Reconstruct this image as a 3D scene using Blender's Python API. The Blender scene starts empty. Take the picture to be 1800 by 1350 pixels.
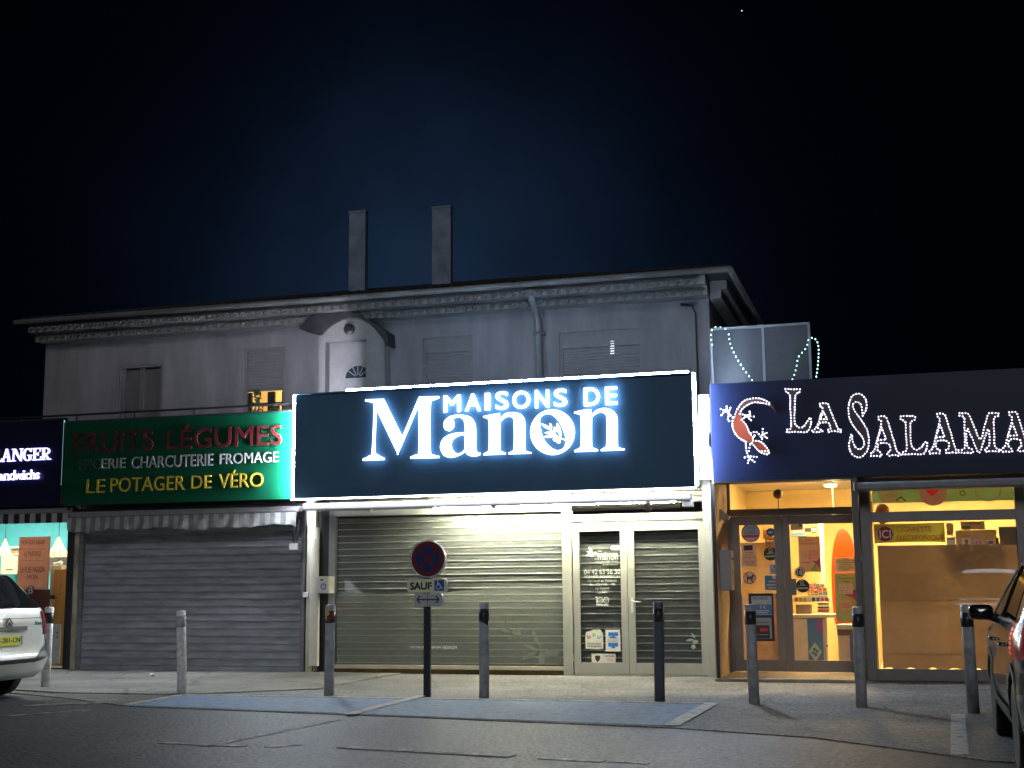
import bpy, bmesh, math, random
from mathutils import Vector, Matrix
random.seed(7)
R = math.radians
SC = bpy.context.scene
COL = SC.collection

# ------------------------------------------------------------------ camera
HC = 1.375                       # eye height of the photographer
F, YAW, PIT, ROL = 2303.5, R(-16.47), R(8.725), R(-.503)
_f = Vector((math.sin(YAW)*math.cos(PIT), math.cos(YAW)*math.cos(PIT), math.sin(PIT)))
_r = _f.cross(Vector((0, 0, 1))).normalized()
_u = _r.cross(_f)
_c, _s = math.cos(ROL), math.sin(ROL)
CR, CU, CF = _c*_r + _s*_u, -_s*_r + _c*_u, _f
CO = Vector((0, 0, HC))
cam = bpy.data.cameras.new('camera')
camo = bpy.data.objects.new('camera', cam)
COL.objects.link(camo)
camo.matrix_world = Matrix(((CR.x, CU.x, -CF.x, CO.x), (CR.y, CU.y, -CF.y, CO.y), (CR.z, CU.z, -CF.z, CO.z), (0, 0, 0, 1)))
cam.sensor_width = 36
cam.lens = 36*F/1800
cam.clip_end = 6000
SC.camera = camo

# ------------------------------------------------------------------ night sky, one weak sun lamp (the street's general light), exposure
SC.view_settings.view_transform = 'Standard'
SC.view_settings.look = 'None'
SC.view_settings.exposure = 0
SC.view_settings.gamma = 1
SC.view_settings.use_curve_mapping = False
SC.cycles.use_denoising = True
SC.cycles.max_bounces = 8
SC.cycles.transparent_max_bounces = 12
SC.cycles.sample_clamp_indirect = 6

def ray(px, py):
    return (CR*((px-900)/F) - CU*((py-675)/F) + CF)

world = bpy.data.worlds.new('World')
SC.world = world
world.use_nodes = True
nt = world.node_tree
nt.nodes.clear()
wo = nt.nodes.new('ShaderNodeOutputWorld')
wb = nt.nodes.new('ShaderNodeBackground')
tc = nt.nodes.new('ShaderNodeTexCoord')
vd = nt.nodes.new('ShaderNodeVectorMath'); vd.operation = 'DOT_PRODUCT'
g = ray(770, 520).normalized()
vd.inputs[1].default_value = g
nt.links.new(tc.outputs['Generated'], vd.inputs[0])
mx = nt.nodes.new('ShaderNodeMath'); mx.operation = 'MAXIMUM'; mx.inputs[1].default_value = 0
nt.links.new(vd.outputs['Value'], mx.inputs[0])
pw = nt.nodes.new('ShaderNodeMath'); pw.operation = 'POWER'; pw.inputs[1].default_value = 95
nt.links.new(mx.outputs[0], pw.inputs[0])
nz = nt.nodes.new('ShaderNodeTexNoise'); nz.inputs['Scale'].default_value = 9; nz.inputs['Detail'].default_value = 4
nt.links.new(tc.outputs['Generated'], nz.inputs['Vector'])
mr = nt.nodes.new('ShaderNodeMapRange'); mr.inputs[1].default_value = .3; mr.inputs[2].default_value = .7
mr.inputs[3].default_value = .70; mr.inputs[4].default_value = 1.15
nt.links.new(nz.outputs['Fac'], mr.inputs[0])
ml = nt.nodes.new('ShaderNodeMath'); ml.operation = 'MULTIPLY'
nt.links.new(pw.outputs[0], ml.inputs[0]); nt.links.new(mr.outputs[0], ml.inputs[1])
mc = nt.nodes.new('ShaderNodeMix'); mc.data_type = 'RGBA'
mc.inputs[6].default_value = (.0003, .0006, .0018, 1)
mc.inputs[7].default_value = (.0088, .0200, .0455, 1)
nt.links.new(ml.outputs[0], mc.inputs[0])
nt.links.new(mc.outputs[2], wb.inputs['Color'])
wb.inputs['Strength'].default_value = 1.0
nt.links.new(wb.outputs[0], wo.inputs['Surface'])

sun = bpy.data.lights.new('sun', 'SUN')
sun.energy = .5
sun.angle = R(16)
sun.color = (.93, .96, 1.0)
so = bpy.data.objects.new('sun', sun)
COL.objects.link(so)
so.rotation_euler = (R(69), 0, R(6))

# ------------------------------------------------------------------ helpers
D = 19.88            # plane of the shutters and doors
SF = 19.03           # plane of the sign fronts
DW = D + 1.5         # wall of the upper storey

def pt(px, py, y):
    d = ray(px, py)
    return CO + d*((y-CO.y)/d.y)
def gp(px, py, z=0.0):
    d = ray(px, py)
    return CO + d*((z-CO.z)/d.z)
def PX(px, py, y): return pt(px, py, y).x
def PZ(px, py, y): return pt(px, py, y).z

_mats = {}
def mat(name, col=(.5, .5, .5), rough=.6, metal=0.0, var=.12, scale=6, bump=0.0, bscale=70, spec=.5, emit=None, es=0.0, coat=0, trans=0, stretch=None):
    if name in _mats: return _mats[name]
    m = bpy.data.materials.new(name)
    m.use_nodes = True
    t = m.node_tree
    b = t.nodes['Principled BSDF']
    b.inputs['Roughness'].default_value = rough
    b.inputs['Metallic'].default_value = metal
    b.inputs['Specular IOR Level'].default_value = spec
    if coat:
        b.inputs['Coat Weight'].default_value = coat
        b.inputs['Coat Roughness'].default_value = .05
    tcn = t.nodes.new('ShaderNodeTexCoord')
    vec = tcn.outputs['Object']
    if stretch:
        mp = t.nodes.new('ShaderNodeMapping'); mp.inputs['Scale'].default_value = stretch
        t.links.new(vec, mp.inputs['Vector']); vec = mp.outputs[0]
    n = t.nodes.new('ShaderNodeTexNoise')
    n.inputs['Scale'].default_value = scale; n.inputs['Detail'].default_value = 6; n.inputs['Roughness'].default_value = .6
    t.links.new(vec, n.inputs['Vector'])
    r = t.nodes.new('ShaderNodeMapRange')
    r.inputs[1].default_value = .3; r.inputs[2].default_value = .7
    t.links.new(n.outputs['Fac'], r.inputs[0])
    x = t.nodes.new('ShaderNodeMix'); x.data_type = 'RGBA'
    x.inputs[6].default_value = tuple(c*(1-var) for c in col) + (1,)
    x.inputs[7].default_value = tuple(min(1, c*(1+var)) for c in col) + (1,)
    t.links.new(r.outputs[0], x.inputs[0])
    t.links.new(x.outputs[2], b.inputs['Base Color'])
    if bump:
        n2 = t.nodes.new('ShaderNodeTexNoise'); n2.inputs['Scale'].default_value = bscale; n2.inputs['Detail'].default_value = 5
        t.links.new(vec, n2.inputs['Vector'])
        bp = t.nodes.new('ShaderNodeBump'); bp.inputs['Strength'].default_value = bump; bp.inputs['Distance'].default_value = .02
        t.links.new(n2.outputs['Fac'], bp.inputs['Height'])
        t.links.new(bp.outputs[0], b.inputs['Normal'])
    if emit:
        b.inputs['Emission Color'].default_value = tuple(emit) + (1,)
        b.inputs['Emission Strength'].default_value = es
    if trans:
        o = t.nodes['Material Output']
        tl = t.nodes.new('ShaderNodeBsdfTranslucent'); t.links.new(x.outputs[2], tl.inputs['Color'])
        ms = t.nodes.new('ShaderNodeMixShader'); ms.inputs[0].default_value = trans
        t.links.new(b.outputs[0], ms.inputs[1]); t.links.new(tl.outputs[0], ms.inputs[2]); t.links.new(ms.outputs[0], o.inputs['Surface'])
    _mats[name] = m
    return m

def glow(name, col, es):
    if name in _mats: return _mats[name]
    m = bpy.data.materials.new(name); m.use_nodes = True
    b = m.node_tree.nodes['Principled BSDF']
    b.inputs['Base Color'].default_value = (.8, .8, .8, 1)
    b.inputs['Emission Color'].default_value = tuple(col) + (1,)
    b.inputs['Emission Strength'].default_value = es
    _mats[name] = m
    return m

def glass(name, tint=(.97, .97, .96), film=0.0, filmcol=(.6, .65, .5), rough=.02, refl=1.0):
    """thin clear pane: see-through plus a real mirror reflection; film adds a share of matt white foil"""
    if name in _mats: return _mats[name]
    m = bpy.data.materials.new(name); m.use_nodes = True
    t = m.node_tree; t.nodes.clear()
    o = t.nodes.new('ShaderNodeOutputMaterial')
    tr = t.nodes.new('ShaderNodeBsdfTransparent'); tr.inputs[0].default_value = tuple(tint) + (1,)
    gl = t.nodes.new('ShaderNodeBsdfGlossy'); gl.inputs['Roughness'].default_value = rough
    fr = t.nodes.new('ShaderNodeFresnel'); fr.inputs[0].default_value = 1.45
    ge = t.nodes.new('ShaderNodeNewGeometry'); ri = t.nodes.new('ShaderNodeMapRange'); ri.inputs[3].default_value = 1.45; ri.inputs[4].default_value = 1/1.45
    t.links.new(ge.outputs['Backfacing'], ri.inputs[0]); t.links.new(ri.outputs[0], fr.inputs[0])     # both faces of the thin pane reflect alike
    fm = t.nodes.new('ShaderNodeMath'); fm.operation = 'MULTIPLY'; fm.inputs[1].default_value = refl
    t.links.new(fr.outputs[0], fm.inputs[0])
    ms = t.nodes.new('ShaderNodeMixShader')
    t.links.new(fm.outputs[0], ms.inputs[0])
    if film:
        df = t.nodes.new('ShaderNodeBsdfDiffuse'); df.inputs[0].default_value = tuple(filmcol) + (1,)
        m2 = t.nodes.new('ShaderNodeMixShader'); m2.inputs[0].default_value = film
        t.links.new(tr.outputs[0], m2.inputs[1]); t.links.new(df.outputs[0], m2.inputs[2])
        t.links.new(m2.outputs[0], ms.inputs[1])
    else:
        t.links.new(tr.outputs[0], ms.inputs[1])
    t.links.new(gl.outputs[0], ms.inputs[2])
    t.links.new(ms.outputs[0], o.inputs['Surface'])
    _mats[name] = m
    return m

class MB:
    def __init__(s): s.v = []; s.f = []; s.m = []
    def add(s, vs, fs, m=0):
        o = len(s.v); s.v += [tuple(v) for v in vs]
        for f in fs: s.f.append([i+o for i in f]); s.m.append(m)
        return s
    def box(s, x0, x1, y0, y1, z0, z1, m=0):
        x0, x1 = min(x0, x1), max(x0, x1); y0, y1 = min(y0, y1), max(y0, y1); z0, z1 = min(z0, z1), max(z0, z1)
        return s.add([(x0,y0,z0),(x1,y0,z0),(x1,y1,z0),(x0,y1,z0),(x0,y0,z1),(x1,y0,z1),(x1,y1,z1),(x0,y1,z1)],
                     [(0,3,2,1),(4,5,6,7),(0,1,5,4),(1,2,6,5),(2,3,7,6),(3,0,4,7)], m)
    def pbox(s, x0, y0, x1, y1, y, dep, m=0):
        """box whose front face at depth y covers the given span; goes dep back"""
        xm, ym = (x0+x1)/2, (y0+y1)/2
        return s.box(PX(x0, ym, y), PX(x1, ym, y), y, y+dep, PZ(xm, y1, y), PZ(xm, y0, y), m)
    def prism(s, pts, y0, y1, m=0):
        """convex polygon of (x, z) pushed from y0 to y1"""
        n = len(pts)
        a = sum(pts[i][0]*pts[(i+1) % n][1]-pts[(i+1) % n][0]*pts[i][1] for i in range(n))
        if a < 0: pts = pts[::-1]
        vs = [(x, y0, z) for x, z in pts] + [(x, y1, z) for x, z in pts]
        fs = [list(range(n)), list(range(2*n-1, n-1, -1))] + [(i, n+i, n+(i+1) % n, (i+1) % n) for i in range(n)]
        fs = [fs[0], fs[1]] + [(q[0], q[1], q[2], q[3]) for q in fs[2:]]
        return s.add(vs, fs, m)
    def sheet(s, pts, z, th, m=0):
        """flat polygon of (x, y), thin slab with top at z"""
        n = len(pts)
        a = sum(pts[i][0]*pts[(i+1) % n][1]-pts[(i+1) % n][0]*pts[i][1] for i in range(n))
        if a < 0: pts = pts[::-1]
        vs = [(x, y, z) for x, y in pts] + [(x, y, z-th) for x, y in pts]
        return s.add(vs, [list(range(n)), list(range(2*n-1, n-1, -1))] + [(i, n+i, n+(i+1) % n, (i+1) % n) for i in range(n)], m)
    def tube(s, pts, r, n=8, m=0, caps=True):
        pts = [Vector(p) for p in pts]; rs = r if isinstance(r, (list, tuple)) else [r]*len(pts)
        vs, fs = [], []
        for i, p in enumerate(pts):
            d = (pts[min(i+1, len(pts)-1)] - pts[max(i-1, 0)]).normalized()
            a = Vector((0, 0, 1)) if abs(d.z) < .9 else Vector((1, 0, 0))
            e1 = d.cross(a).normalized(); e2 = d.cross(e1)
            for k in range(n):
                t = 2*math.pi*k/n
                vs.append(p + (e1*math.cos(t)+e2*math.sin(t))*rs[i])
        for i in range(len(pts)-1):
            for k in range(n):
                fs.append((i*n+k, i*n+(k+1) % n, (i+1)*n+(k+1) % n, (i+1)*n+k))
        if caps: fs += [list(range(n))[::-1], list(range((len(pts)-1)*n, len(pts)*n))]
        return s.add(vs, fs, m)
    def lathe(s, prof, c, n=24, m=0, axis='z'):
        """prof = (radius, height) pairs turned about an axis through c"""
        vs, fs = [], []
        for r, h in prof:
            for k in range(n):
                t = 2*math.pi*k/n; a, b = r*math.cos(t), r*math.sin(t)
                vs.append((c[0]+a, c[1]+b, c[2]+h) if axis == 'z' else (c[0]+a, c[1]-h, c[2]+b) if axis == 'y' else (c[0]+h, c[1]+a, c[2]+b))
        for i in range(len(prof)-1):
            for k in range(n): fs.append((i*n+k, i*n+(k+1) % n, (i+1)*n+(k+1) % n, (i+1)*n+k))
        fs += [list(range(n))[::-1], list(range((len(prof)-1)*n, len(prof)*n))]
        return s.add(vs, fs, m)
    def dome(s, c, r, m=0, n=6):
        """small bead facing -y"""
        vs = [(c[0], c[1]-r, c[2])]; fs = []
        for rr, h in ((.75, .7), (1, 0)):
            for k in range(n):
                t = 2*math.pi*k/n; vs.append((c[0]+r*rr*math.cos(t), c[1]-r*h, c[2]+r*rr*math.sin(t)))
        for k in range(n):
            fs.append((0, 1+k, 1+(k+1) % n)); fs.append((1+k, 1+n+k, 1+n+(k+1) % n, 1+(k+1) % n))
        return s.add(vs, fs, m)
    def disc(s, c, r, th, m=0, n=32, rz=None):
        """flat disc facing -y"""
        return s.prism([(c[0]+r*math.cos(2*math.pi*k/n), c[2]+(rz or r)*math.sin(2*math.pi*k/n)) for k in range(n)], c[1], c[1]+th, m)
    def grid(s, fn, nu, nv, m=0, flip=False):
        vs = [fn(i/nu, j/nv) for i in range(nu+1) for j in range(nv+1)]
        fs = []
        for i in range(nu):
            for j in range(nv):
                q = (i*(nv+1)+j, (i+1)*(nv+1)+j, (i+1)*(nv+1)+j+1, i*(nv+1)+j+1)
                fs.append(q[::-1] if flip else q)
        return s.add(vs, fs, m)
    def mesh(s, other, m=0):
        return s.add([v.co for v in other.vertices], [list(p.vertices) for p in other.polygons], m)
    def build(s, name, mats, parent=None, smooth=False, bev=0.0, loc=None, seg=2):
        base = Vector((0, 0, 0)); p = parent
        while p is not None: base = base + p.location; p = p.parent
        if parent is None:
            if loc is None:
                xs, ys, zs = zip(*s.v)
                loc = ((min(xs)+max(xs))/2, (min(ys)+max(ys))/2, min(zs))
            base = Vector(loc)
        me = bpy.data.meshes.new(name)
        me.from_pydata([tuple(Vector(v)-base) for v in s.v], [], s.f)
        for q in (mats if isinstance(mats, (list, tuple)) else [mats]): me.materials.append(q)
        me.polygons.foreach_set('material_index', s.m)
        if smooth: me.polygons.foreach_set('use_smooth', [True]*len(s.f))
        me.update()
        o = bpy.data.objects.new(name, me); COL.objects.link(o)
        if parent is not None: o.parent = parent
        else: o.location = base
        if bev:
            b = o.modifiers.new('bevel', 'BEVEL'); b.width = bev; b.segments = seg; b.limit_method = 'ANGLE'; b.angle_limit = R(40)
        return o

def tag(o, label=None, cat=None, group=None, kind=None):
    if label: o['label'] = label
    if cat: o['category'] = cat
    if group: o['group'] = group
    if kind: o['kind'] = kind
    return o
def thing(name, label, cat, loc=(0, 0, 0), group=None):
    o = bpy.data.objects.new(name, None); COL.objects.link(o)
    o.location = loc; o.empty_display_size = .2
    return tag(o, label, cat, group)
def copy_tree(o, parent=None):
    c = o.copy(); COL.objects.link(c)
    if parent is not None: c.parent = parent
    for ch in list(o.children): copy_tree(ch, c)
    return c

# ---- lettering
_glyph = {}
def glyph_mesh(s, bold):
    k = (s, bold)
    if k not in _glyph:
        cu = bpy.data.curves.new('t', 'FONT'); cu.body = s; cu.offset = bold; cu.resolution_u = 4
        o = bpy.data.objects.new('t', cu); COL.objects.link(o)
        dg = bpy.context.evaluated_depsgraph_get(); dg.update()
        me = bpy.data.meshes.new_from_object(o.evaluated_get(dg))
        bpy.data.objects.remove(o); bpy.data.curves.remove(cu)
        xs = [v.co.x for v in me.vertices]; ys = [v.co.y for v in me.vertices]
        _glyph[k] = ([(v.co.x, v.co.y) for v in me.vertices], [list(p.vertices) for p in me.polygons], min(xs), max(xs), min(ys), max(ys))
    return _glyph[k]
def text(mb, s, X0, X1, Z0, Z1, y, th=.002, bold=0.0, m=0, shear=0.0):
    """lettering fitted into the rectangle X0..X1, Z0..Z1, front face at y"""
    if bold:
        e = bold*.55*(Z1-Z0)
        for i, (dx, dz) in enumerate(((-1, -1), (1, -1), (-1, 1), (1, 1), (0, 0))):
            text(mb, s, X0+e+dx*e, X1-e+dx*e, Z0+e+dz*e, Z1-e+dz*e, y+i*.00025, th, 0.0, m, shear)
        return mb
    vs, fs, a0, a1, b0, b1 = glyph_mesh(s, 0.0)
    sx, sz = (X1-X0)/(a1-a0), (Z1-Z0)/(b1-b0)
    P = [(X0+(x-a0)*sx+shear*(z-b0)*sz, Z0+(z-b0)*sz) for x, z in vs]
    n = len(P)
    from collections import Counter
    ec = Counter(); dirs = {}
    for f in fs:
        for i in range(len(f)):
            e = (f[i], f[(i+1) % len(f)]); ec[tuple(sorted(e))] += 1; dirs[tuple(sorted(e))] = e
    F2 = [list(f) for f in fs]
    if th:
        for e, c in ec.items():
            if c == 1:
                a, b = dirs[e]; F2.append([b, a, a+n, b+n])
        mb.add([(x, y, z) for x, z in P] + [(x, y+th, z) for x, z in P], F2, m)
    else:
        mb.add([(x, y, z) for x, z in P], F2, m)
    return mb
def ptext(mb, s, x0, y0, x1, y1, y, th=.002, bold=0.0, m=0, shear=0.0):
    xm, ym = (x0+x1)/2, (y0+y1)/2
    return text(mb, s, PX(x0, ym, y), PX(x1, ym, y), PZ(xm, y1, y), PZ(xm, y0, y), y, th, bold, m, shear)
def smooth_poly(pts, closed=True, n=5):
    """points are (x, y) smooth or (x, y, 1) corner; Catmull-Rom between"""
    N = len(pts); out = []
    for i in range(N if closed else N-1):
        p1, p2 = pts[i], pts[(i+1) % N]
        p0 = pts[i-1] if (closed or i > 0) else p1
        p3 = pts[(i+2) % N] if (closed or i+2 < N) else p2
        c1, c2 = len(p1) > 2, len(p2) > 2
        if c1 and c2: out.append((p1[0], p1[1])); continue
        t1 = (0, 0) if c1 else ((p2[0]-p0[0])/2, (p2[1]-p0[1])/2)
        t2 = (0, 0) if c2 else ((p3[0]-p1[0])/2, (p3[1]-p1[1])/2)
        if c1: t1 = ((p2[0]-p1[0])*.9-t2[0]*.3, (p2[1]-p1[1])*.9-t2[1]*.3)
        if c2: t2 = ((p2[0]-p1[0])*.9-t1[0]*.3, (p2[1]-p1[1])*.9-t1[1]*.3)
        for k in range(n):
            t = k/n; h1 = 2*t**3-3*t*t+1; h2 = t**3-2*t*t+t; h3 = -2*t**3+3*t*t; h4 = t**3-t*t
            out.append((h1*p1[0]+h2*t1[0]+h3*p2[0]+h4*t2[0], h1*p1[1]+h2*t1[1]+h3*p2[1]+h4*t2[1]))
    if not closed: out.append((pts[-1][0], pts[-1][1]))
    return out
def filled(mb, loops, y, th, m=0):
    """outline with holes, loops of (X, Z), front at y, thickness th"""
    cu = bpy.data.curves.new('t', 'CURVE'); cu.dimensions = '2D'; cu.fill_mode = 'BOTH'
    for lp in loops:
        sp = cu.splines.new('POLY'); sp.points.add(len(lp)-1); sp.use_cyclic_u = True
        for i, (x, z) in enumerate(lp): sp.points[i].co = (x, z, 0, 1)
    cu.extrude = th/2
    o = bpy.data.objects.new('t', cu); COL.objects.link(o)
    dg = bpy.context.evaluated_depsgraph_get(); dg.update()
    me = bpy.data.meshes.new_from_object(o.evaluated_get(dg))
    bpy.data.objects.remove(o); bpy.data.curves.remove(cu)
    mb.add([(v.co.x, y+th/2-v.co.z, v.co.y) for v in me.vertices], [list(p.vertices) for p in me.polygons], m)
    bpy.data.meshes.remove(me)
    return mb
def loopz(pts, off, sc, y, closed=True, n=5):
    """a traced outline -> loop of (X, Z) on the plane y"""
    out = []
    for q in smooth_poly(pts, closed, n):
        p = pt(off[0]+q[0]/sc, off[1]+q[1]/sc, y); out.append((p.x, p.z))
    return out
def along(loop, step, closed=True):
    pts = loop + ([loop[0]] if closed else [])
    L = [math.dist(pts[i], pts[i+1]) for i in range(len(pts)-1)]
    n = max(2, round(sum(L)/step)); out = []
    for k in range(n if closed else n+1):
        s = sum(L)*k/n; i = 0
        while i < len(L)-1 and s > L[i]: s -= L[i]; i += 1
        t = s/L[i] if L[i] else 0
        out.append((pts[i][0]+(pts[i+1][0]-pts[i][0])*t, pts[i][1]+(pts[i+1][1]-pts[i][1])*t))
    return out

# ------------------------------------------------------------------ materials
def ground_mat(name, col, speck, sc, rough, crack=0):
    m = mat(name, col, rough, var=.35, scale=.9, bump=.6, bscale=sc)
    t = m.node_tree; b = t.nodes['Principled BSDF']
    mixn = b.inputs['Base Color'].links[0].from_node
    tcn = [n for n in t.nodes if n.type == 'TEX_COORD'][0]
    v = t.nodes.new('ShaderNodeTexVoronoi'); v.inputs['Scale'].default_value = sc*1.3
    t.links.new(tcn.outputs['Object'], v.inputs['Vector'])
    rr = t.nodes.new('ShaderNodeMapRange'); rr.inputs[1].default_value = 0; rr.inputs[2].default_value = 1
    rr.inputs[3].default_value = 1-speck; rr.inputs[4].default_value = 1+speck
    sx = t.nodes.new('ShaderNodeSeparateColor'); t.links.new(v.outputs['Color'], sx.inputs[0]); t.links.new(sx.outputs[0], rr.inputs[0])
    mm = t.nodes.new('ShaderNodeMix'); mm.data_type = 'RGBA'; mm.blend_type = 'MULTIPLY'; mm.inputs[0].default_value = 1
    t.links.new(mixn.outputs[2], mm.inputs[6]); t.links.new(rr.outputs[0], mm.inputs[7])
    last = mm.outputs[2]
    if crack:
        n3 = t.nodes.new('ShaderNodeTexNoise'); n3.inputs['Scale'].default_value = 1.2; n3.inputs['Detail'].default_value = 8
        t.links.new(tcn.outputs['Object'], n3.inputs['Vector'])
        vm = t.nodes.new('ShaderNodeMix'); vm.data_type = 'VECTOR'; vm.inputs[0].default_value = .25
        t.links.new(tcn.outputs['Object'], vm.inputs[4]); t.links.new(n3.outputs['Color'], vm.inputs[5])
        v2 = t.nodes.new('ShaderNodeTexVoronoi'); v2.feature = 'DISTANCE_TO_EDGE'; v2.inputs['Scale'].default_value = .9
        t.links.new(vm.outputs[1], v2.inputs['Vector'])
        r2 = t.nodes.new('ShaderNodeMapRange'); r2.inputs[1].default_value = .004; r2.inputs[2].default_value = .018; r2.inputs[3].default_value = 1-crack; r2.inputs[4].default_value = 1
        t.links.new(v2.outputs['Distance'], r2.inputs[0])
        m3 = t.nodes.new('ShaderNodeMix'); m3.data_type = 'RGBA'; m3.blend_type = 'MULTIPLY'; m3.inputs[0].default_value = 1
        t.links.new(last, m3.inputs[6]); t.links.new(r2.outputs[0], m3.inputs[7]); last = m3.outputs[2]
    t.links.new(last, b.inputs['Base Color'])
    return m
m_asphalt = ground_mat('asphalt', (.034, .037, .043), 1.0, 24, .62, crack=.4)
m_footway = ground_mat('worn asphalt', (.165, .158, .147), .6, 34, .75, crack=.3)
m_concrete = ground_mat('concrete', (.235, .225, .21), .3, 50, .8, crack=.45)
m_slab = ground_mat('step stone', (.30, .26, .22), .2, 50, .7)
def worn_paint(name, col, wear):
    m = mat(name, col, .7, var=.12, scale=14, bump=.4, bscale=60)
    t = m.node_tree; b = t.nodes['Principled BSDF']
    mixn = b.inputs['Base Color'].links[0].from_node
    tcn = [n for n in t.nodes if n.type == 'TEX_COORD'][0]
    n = t.nodes.new('ShaderNodeTexNoise'); n.inputs['Scale'].default_value = 7; n.inputs['Detail'].default_value = 10; n.inputs['Roughness'].default_value = .75
    t.links.new(tcn.outputs['Object'], n.inputs['Vector'])
    r = t.nodes.new('ShaderNodeMapRange'); r.inputs[1].default_value = wear-.08; r.inputs[2].default_value = wear+.08
    t.links.new(n.outputs['Fac'], r.inputs[0])
    x = t.nodes.new('ShaderNodeMix'); x.data_type = 'RGBA'; x.inputs[6].default_value = (.07, .07, .075, 1)
    t.links.new(r.outputs[0], x.inputs[0]); t.links.new(mixn.outputs[2], x.inputs[7]); t.links.new(x.outputs[2], b.inputs['Base Color'])
    return m
m_blue = worn_paint('worn blue paint', (.15, .245, .39), .42)
m_white = worn_paint('worn white paint', (.45, .45, .44), .42)
m_faint = worn_paint('faded white paint', (.42, .42, .42), .53)

m_stucco = mat('stucco', (.195, .185, .205), .9, var=.26, scale=1.1, bump=.35, bscale=55, stretch=(2.2, 2.2, .5))
m_trim = mat('grey trim', (.15, .145, .15), .8, var=.1, bump=.1)
m_shutterpaint = mat('shutter paint', (.165, .16, .175), .65, var=.1)
m_gutter = mat('gutter', (.17, .165, .17), .5, var=.2, scale=2)
m_tile = mat('clay tile', (.03, .03, .034), .85, var=.35, scale=5, bump=.3)
m_dark = mat('dark paint', (.018, .018, .022), .45, var=.1)
m_black = mat('black', (.01, .01, .011), .5, var=.05)
m_board = mat('dark blue board', (.065, .130, .215), .5, spec=.1, var=.06, scale=2)
m_navy = mat('navy board', (.006, .011, .042), .40, spec=.2, var=.08, scale=2)
m_navy2 = mat('deep navy board', (.006, .008, .024), .40, spec=.15, var=.08, scale=2)
m_green = mat('green board', (.0008, .042, .020), .40, spec=.2, var=.08, scale=2)
m_redletter = mat('red letters', (.055, .006, .008), .35, var=.4)
m_greyletter = mat('grey letters', (.20, .21, .21), .35, var=.1)
m_yellowletter = mat('yellow letters', (.30, .23, .02), .35, var=.1)
m_led = glow('cool led strip', (.80, .88, 1.0), 130)
m_letter = glow('lit letter', (.86, .95, 1.0), 3.5)
m_halo = glow('letter side light', (.42, .70, 1.0), 6)
m_violet = glow('violet white letters', (.86, .84, 1.0), 2.2)
m_violside = glow('violet letter side light', (.28, .25, 1.0), 2.0)
m_dot = glow('led bead', (.92, .84, 1.0), 3.0)
m_alu = mat('pale aluminium', (.42, .42, .355), .42, metal=.25, var=.06, scale=3)
m_creampost = mat('cream paint', (.44, .41, .30), .6, var=.15, scale=4, bump=.1)
m_galv = mat('galvanised slat', (.20, .21, .20), .36, metal=.3, var=.3, scale=5, stretch=(1, 6, 6))
m_greyslat = mat('grey slat', (.235, .25, .275), .5, metal=.15, var=.32, scale=2.5, stretch=(1, 5, 5))
m_brownalu = mat('brown aluminium', (.20, .18, .17), .45, metal=.2, var=.08)
m_pier = mat('rendered pier', (.42, .31, .22), .85, var=.2, scale=3, bump=.3)
m_whitebox = mat('white plastic', (.70, .70, .70), .5, var=.06)
m_whitemetal = mat('white metal', (.74, .75, .76), .35, var=.05)
m_glass = glass('window glass')
m_glassdark = glass('dim glass', (.88, .88, .87), refl=1.6)
m_reflection = glass('painted reflection', (.92, .93, .90), film=.16, filmcol=(.50, .52, .45), rough=.25)  # pale colour standing in for a reflection on the glass
m_paper = mat('white paper', (.72, .70, .66), .8, var=.04)
m_ink = mat('ink', (.03, .03, .035), .6, var=.05)
m_signwhite = mat('sign white', (.72, .73, .70), .4, var=.06)
m_signcream = mat('sign cream', (.72, .72, .44), .4, var=.08)
m_signred = mat('sign red', (.13, .009, .018), .4, var=.12)
m_signblue = mat('sign blue', (.008, .022, .115), .4, var=.12)
m_picto = mat('pictogram blue', (.015, .08, .34), .4, var=.08)

# ------------------------------------------------------------------ ground
a = MB()
a.sheet([(-60, -20), (40, -20), (40, 60), (-60, 60)], -.010, .3)
tag(a.build('ground', m_asphalt, loc=(0, 0, 0)), kind='structure')
edge = [(0, 1216), (110, 1226), (225, 1241), (700, 1259), (1185, 1279), (1430, 1296), (1600, 1318), (1740, 1337)]
pe = [gp(x, y, 0) for x, y in edge]
pts = [(-24, pe[0].y)] + [(p.x, p.y) for p in pe] + [(3.0, pe[-1].y-.45), (8, pe[-1].y-1.2), (8, D+.4), (-24, D+.4)]
a = MB()
# strip of quads from the ragged edge to the shops
ev = [(-24, pe[0].y)] + [(p.x, p.y) for p in pe] + [(3.0, pe[-1].y-.45), (8, pe[-1].y-1.2)]
vs, fs = [], []
for x, y in ev: vs += [(x, y, -.0101), (x, y, 0), (x, D+2.6, 0)]
for i in range(len(ev)-1):
    fs += [(3*i, 3*i+3, 3*i+4, 3*i+1), (3*i+1, 3*i+4, 3*i+5, 3*i+2)]
a.add(vs, fs)
tag(a.build('footway', m_footway, loc=(0, 0, 0)), kind='structure')
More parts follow.
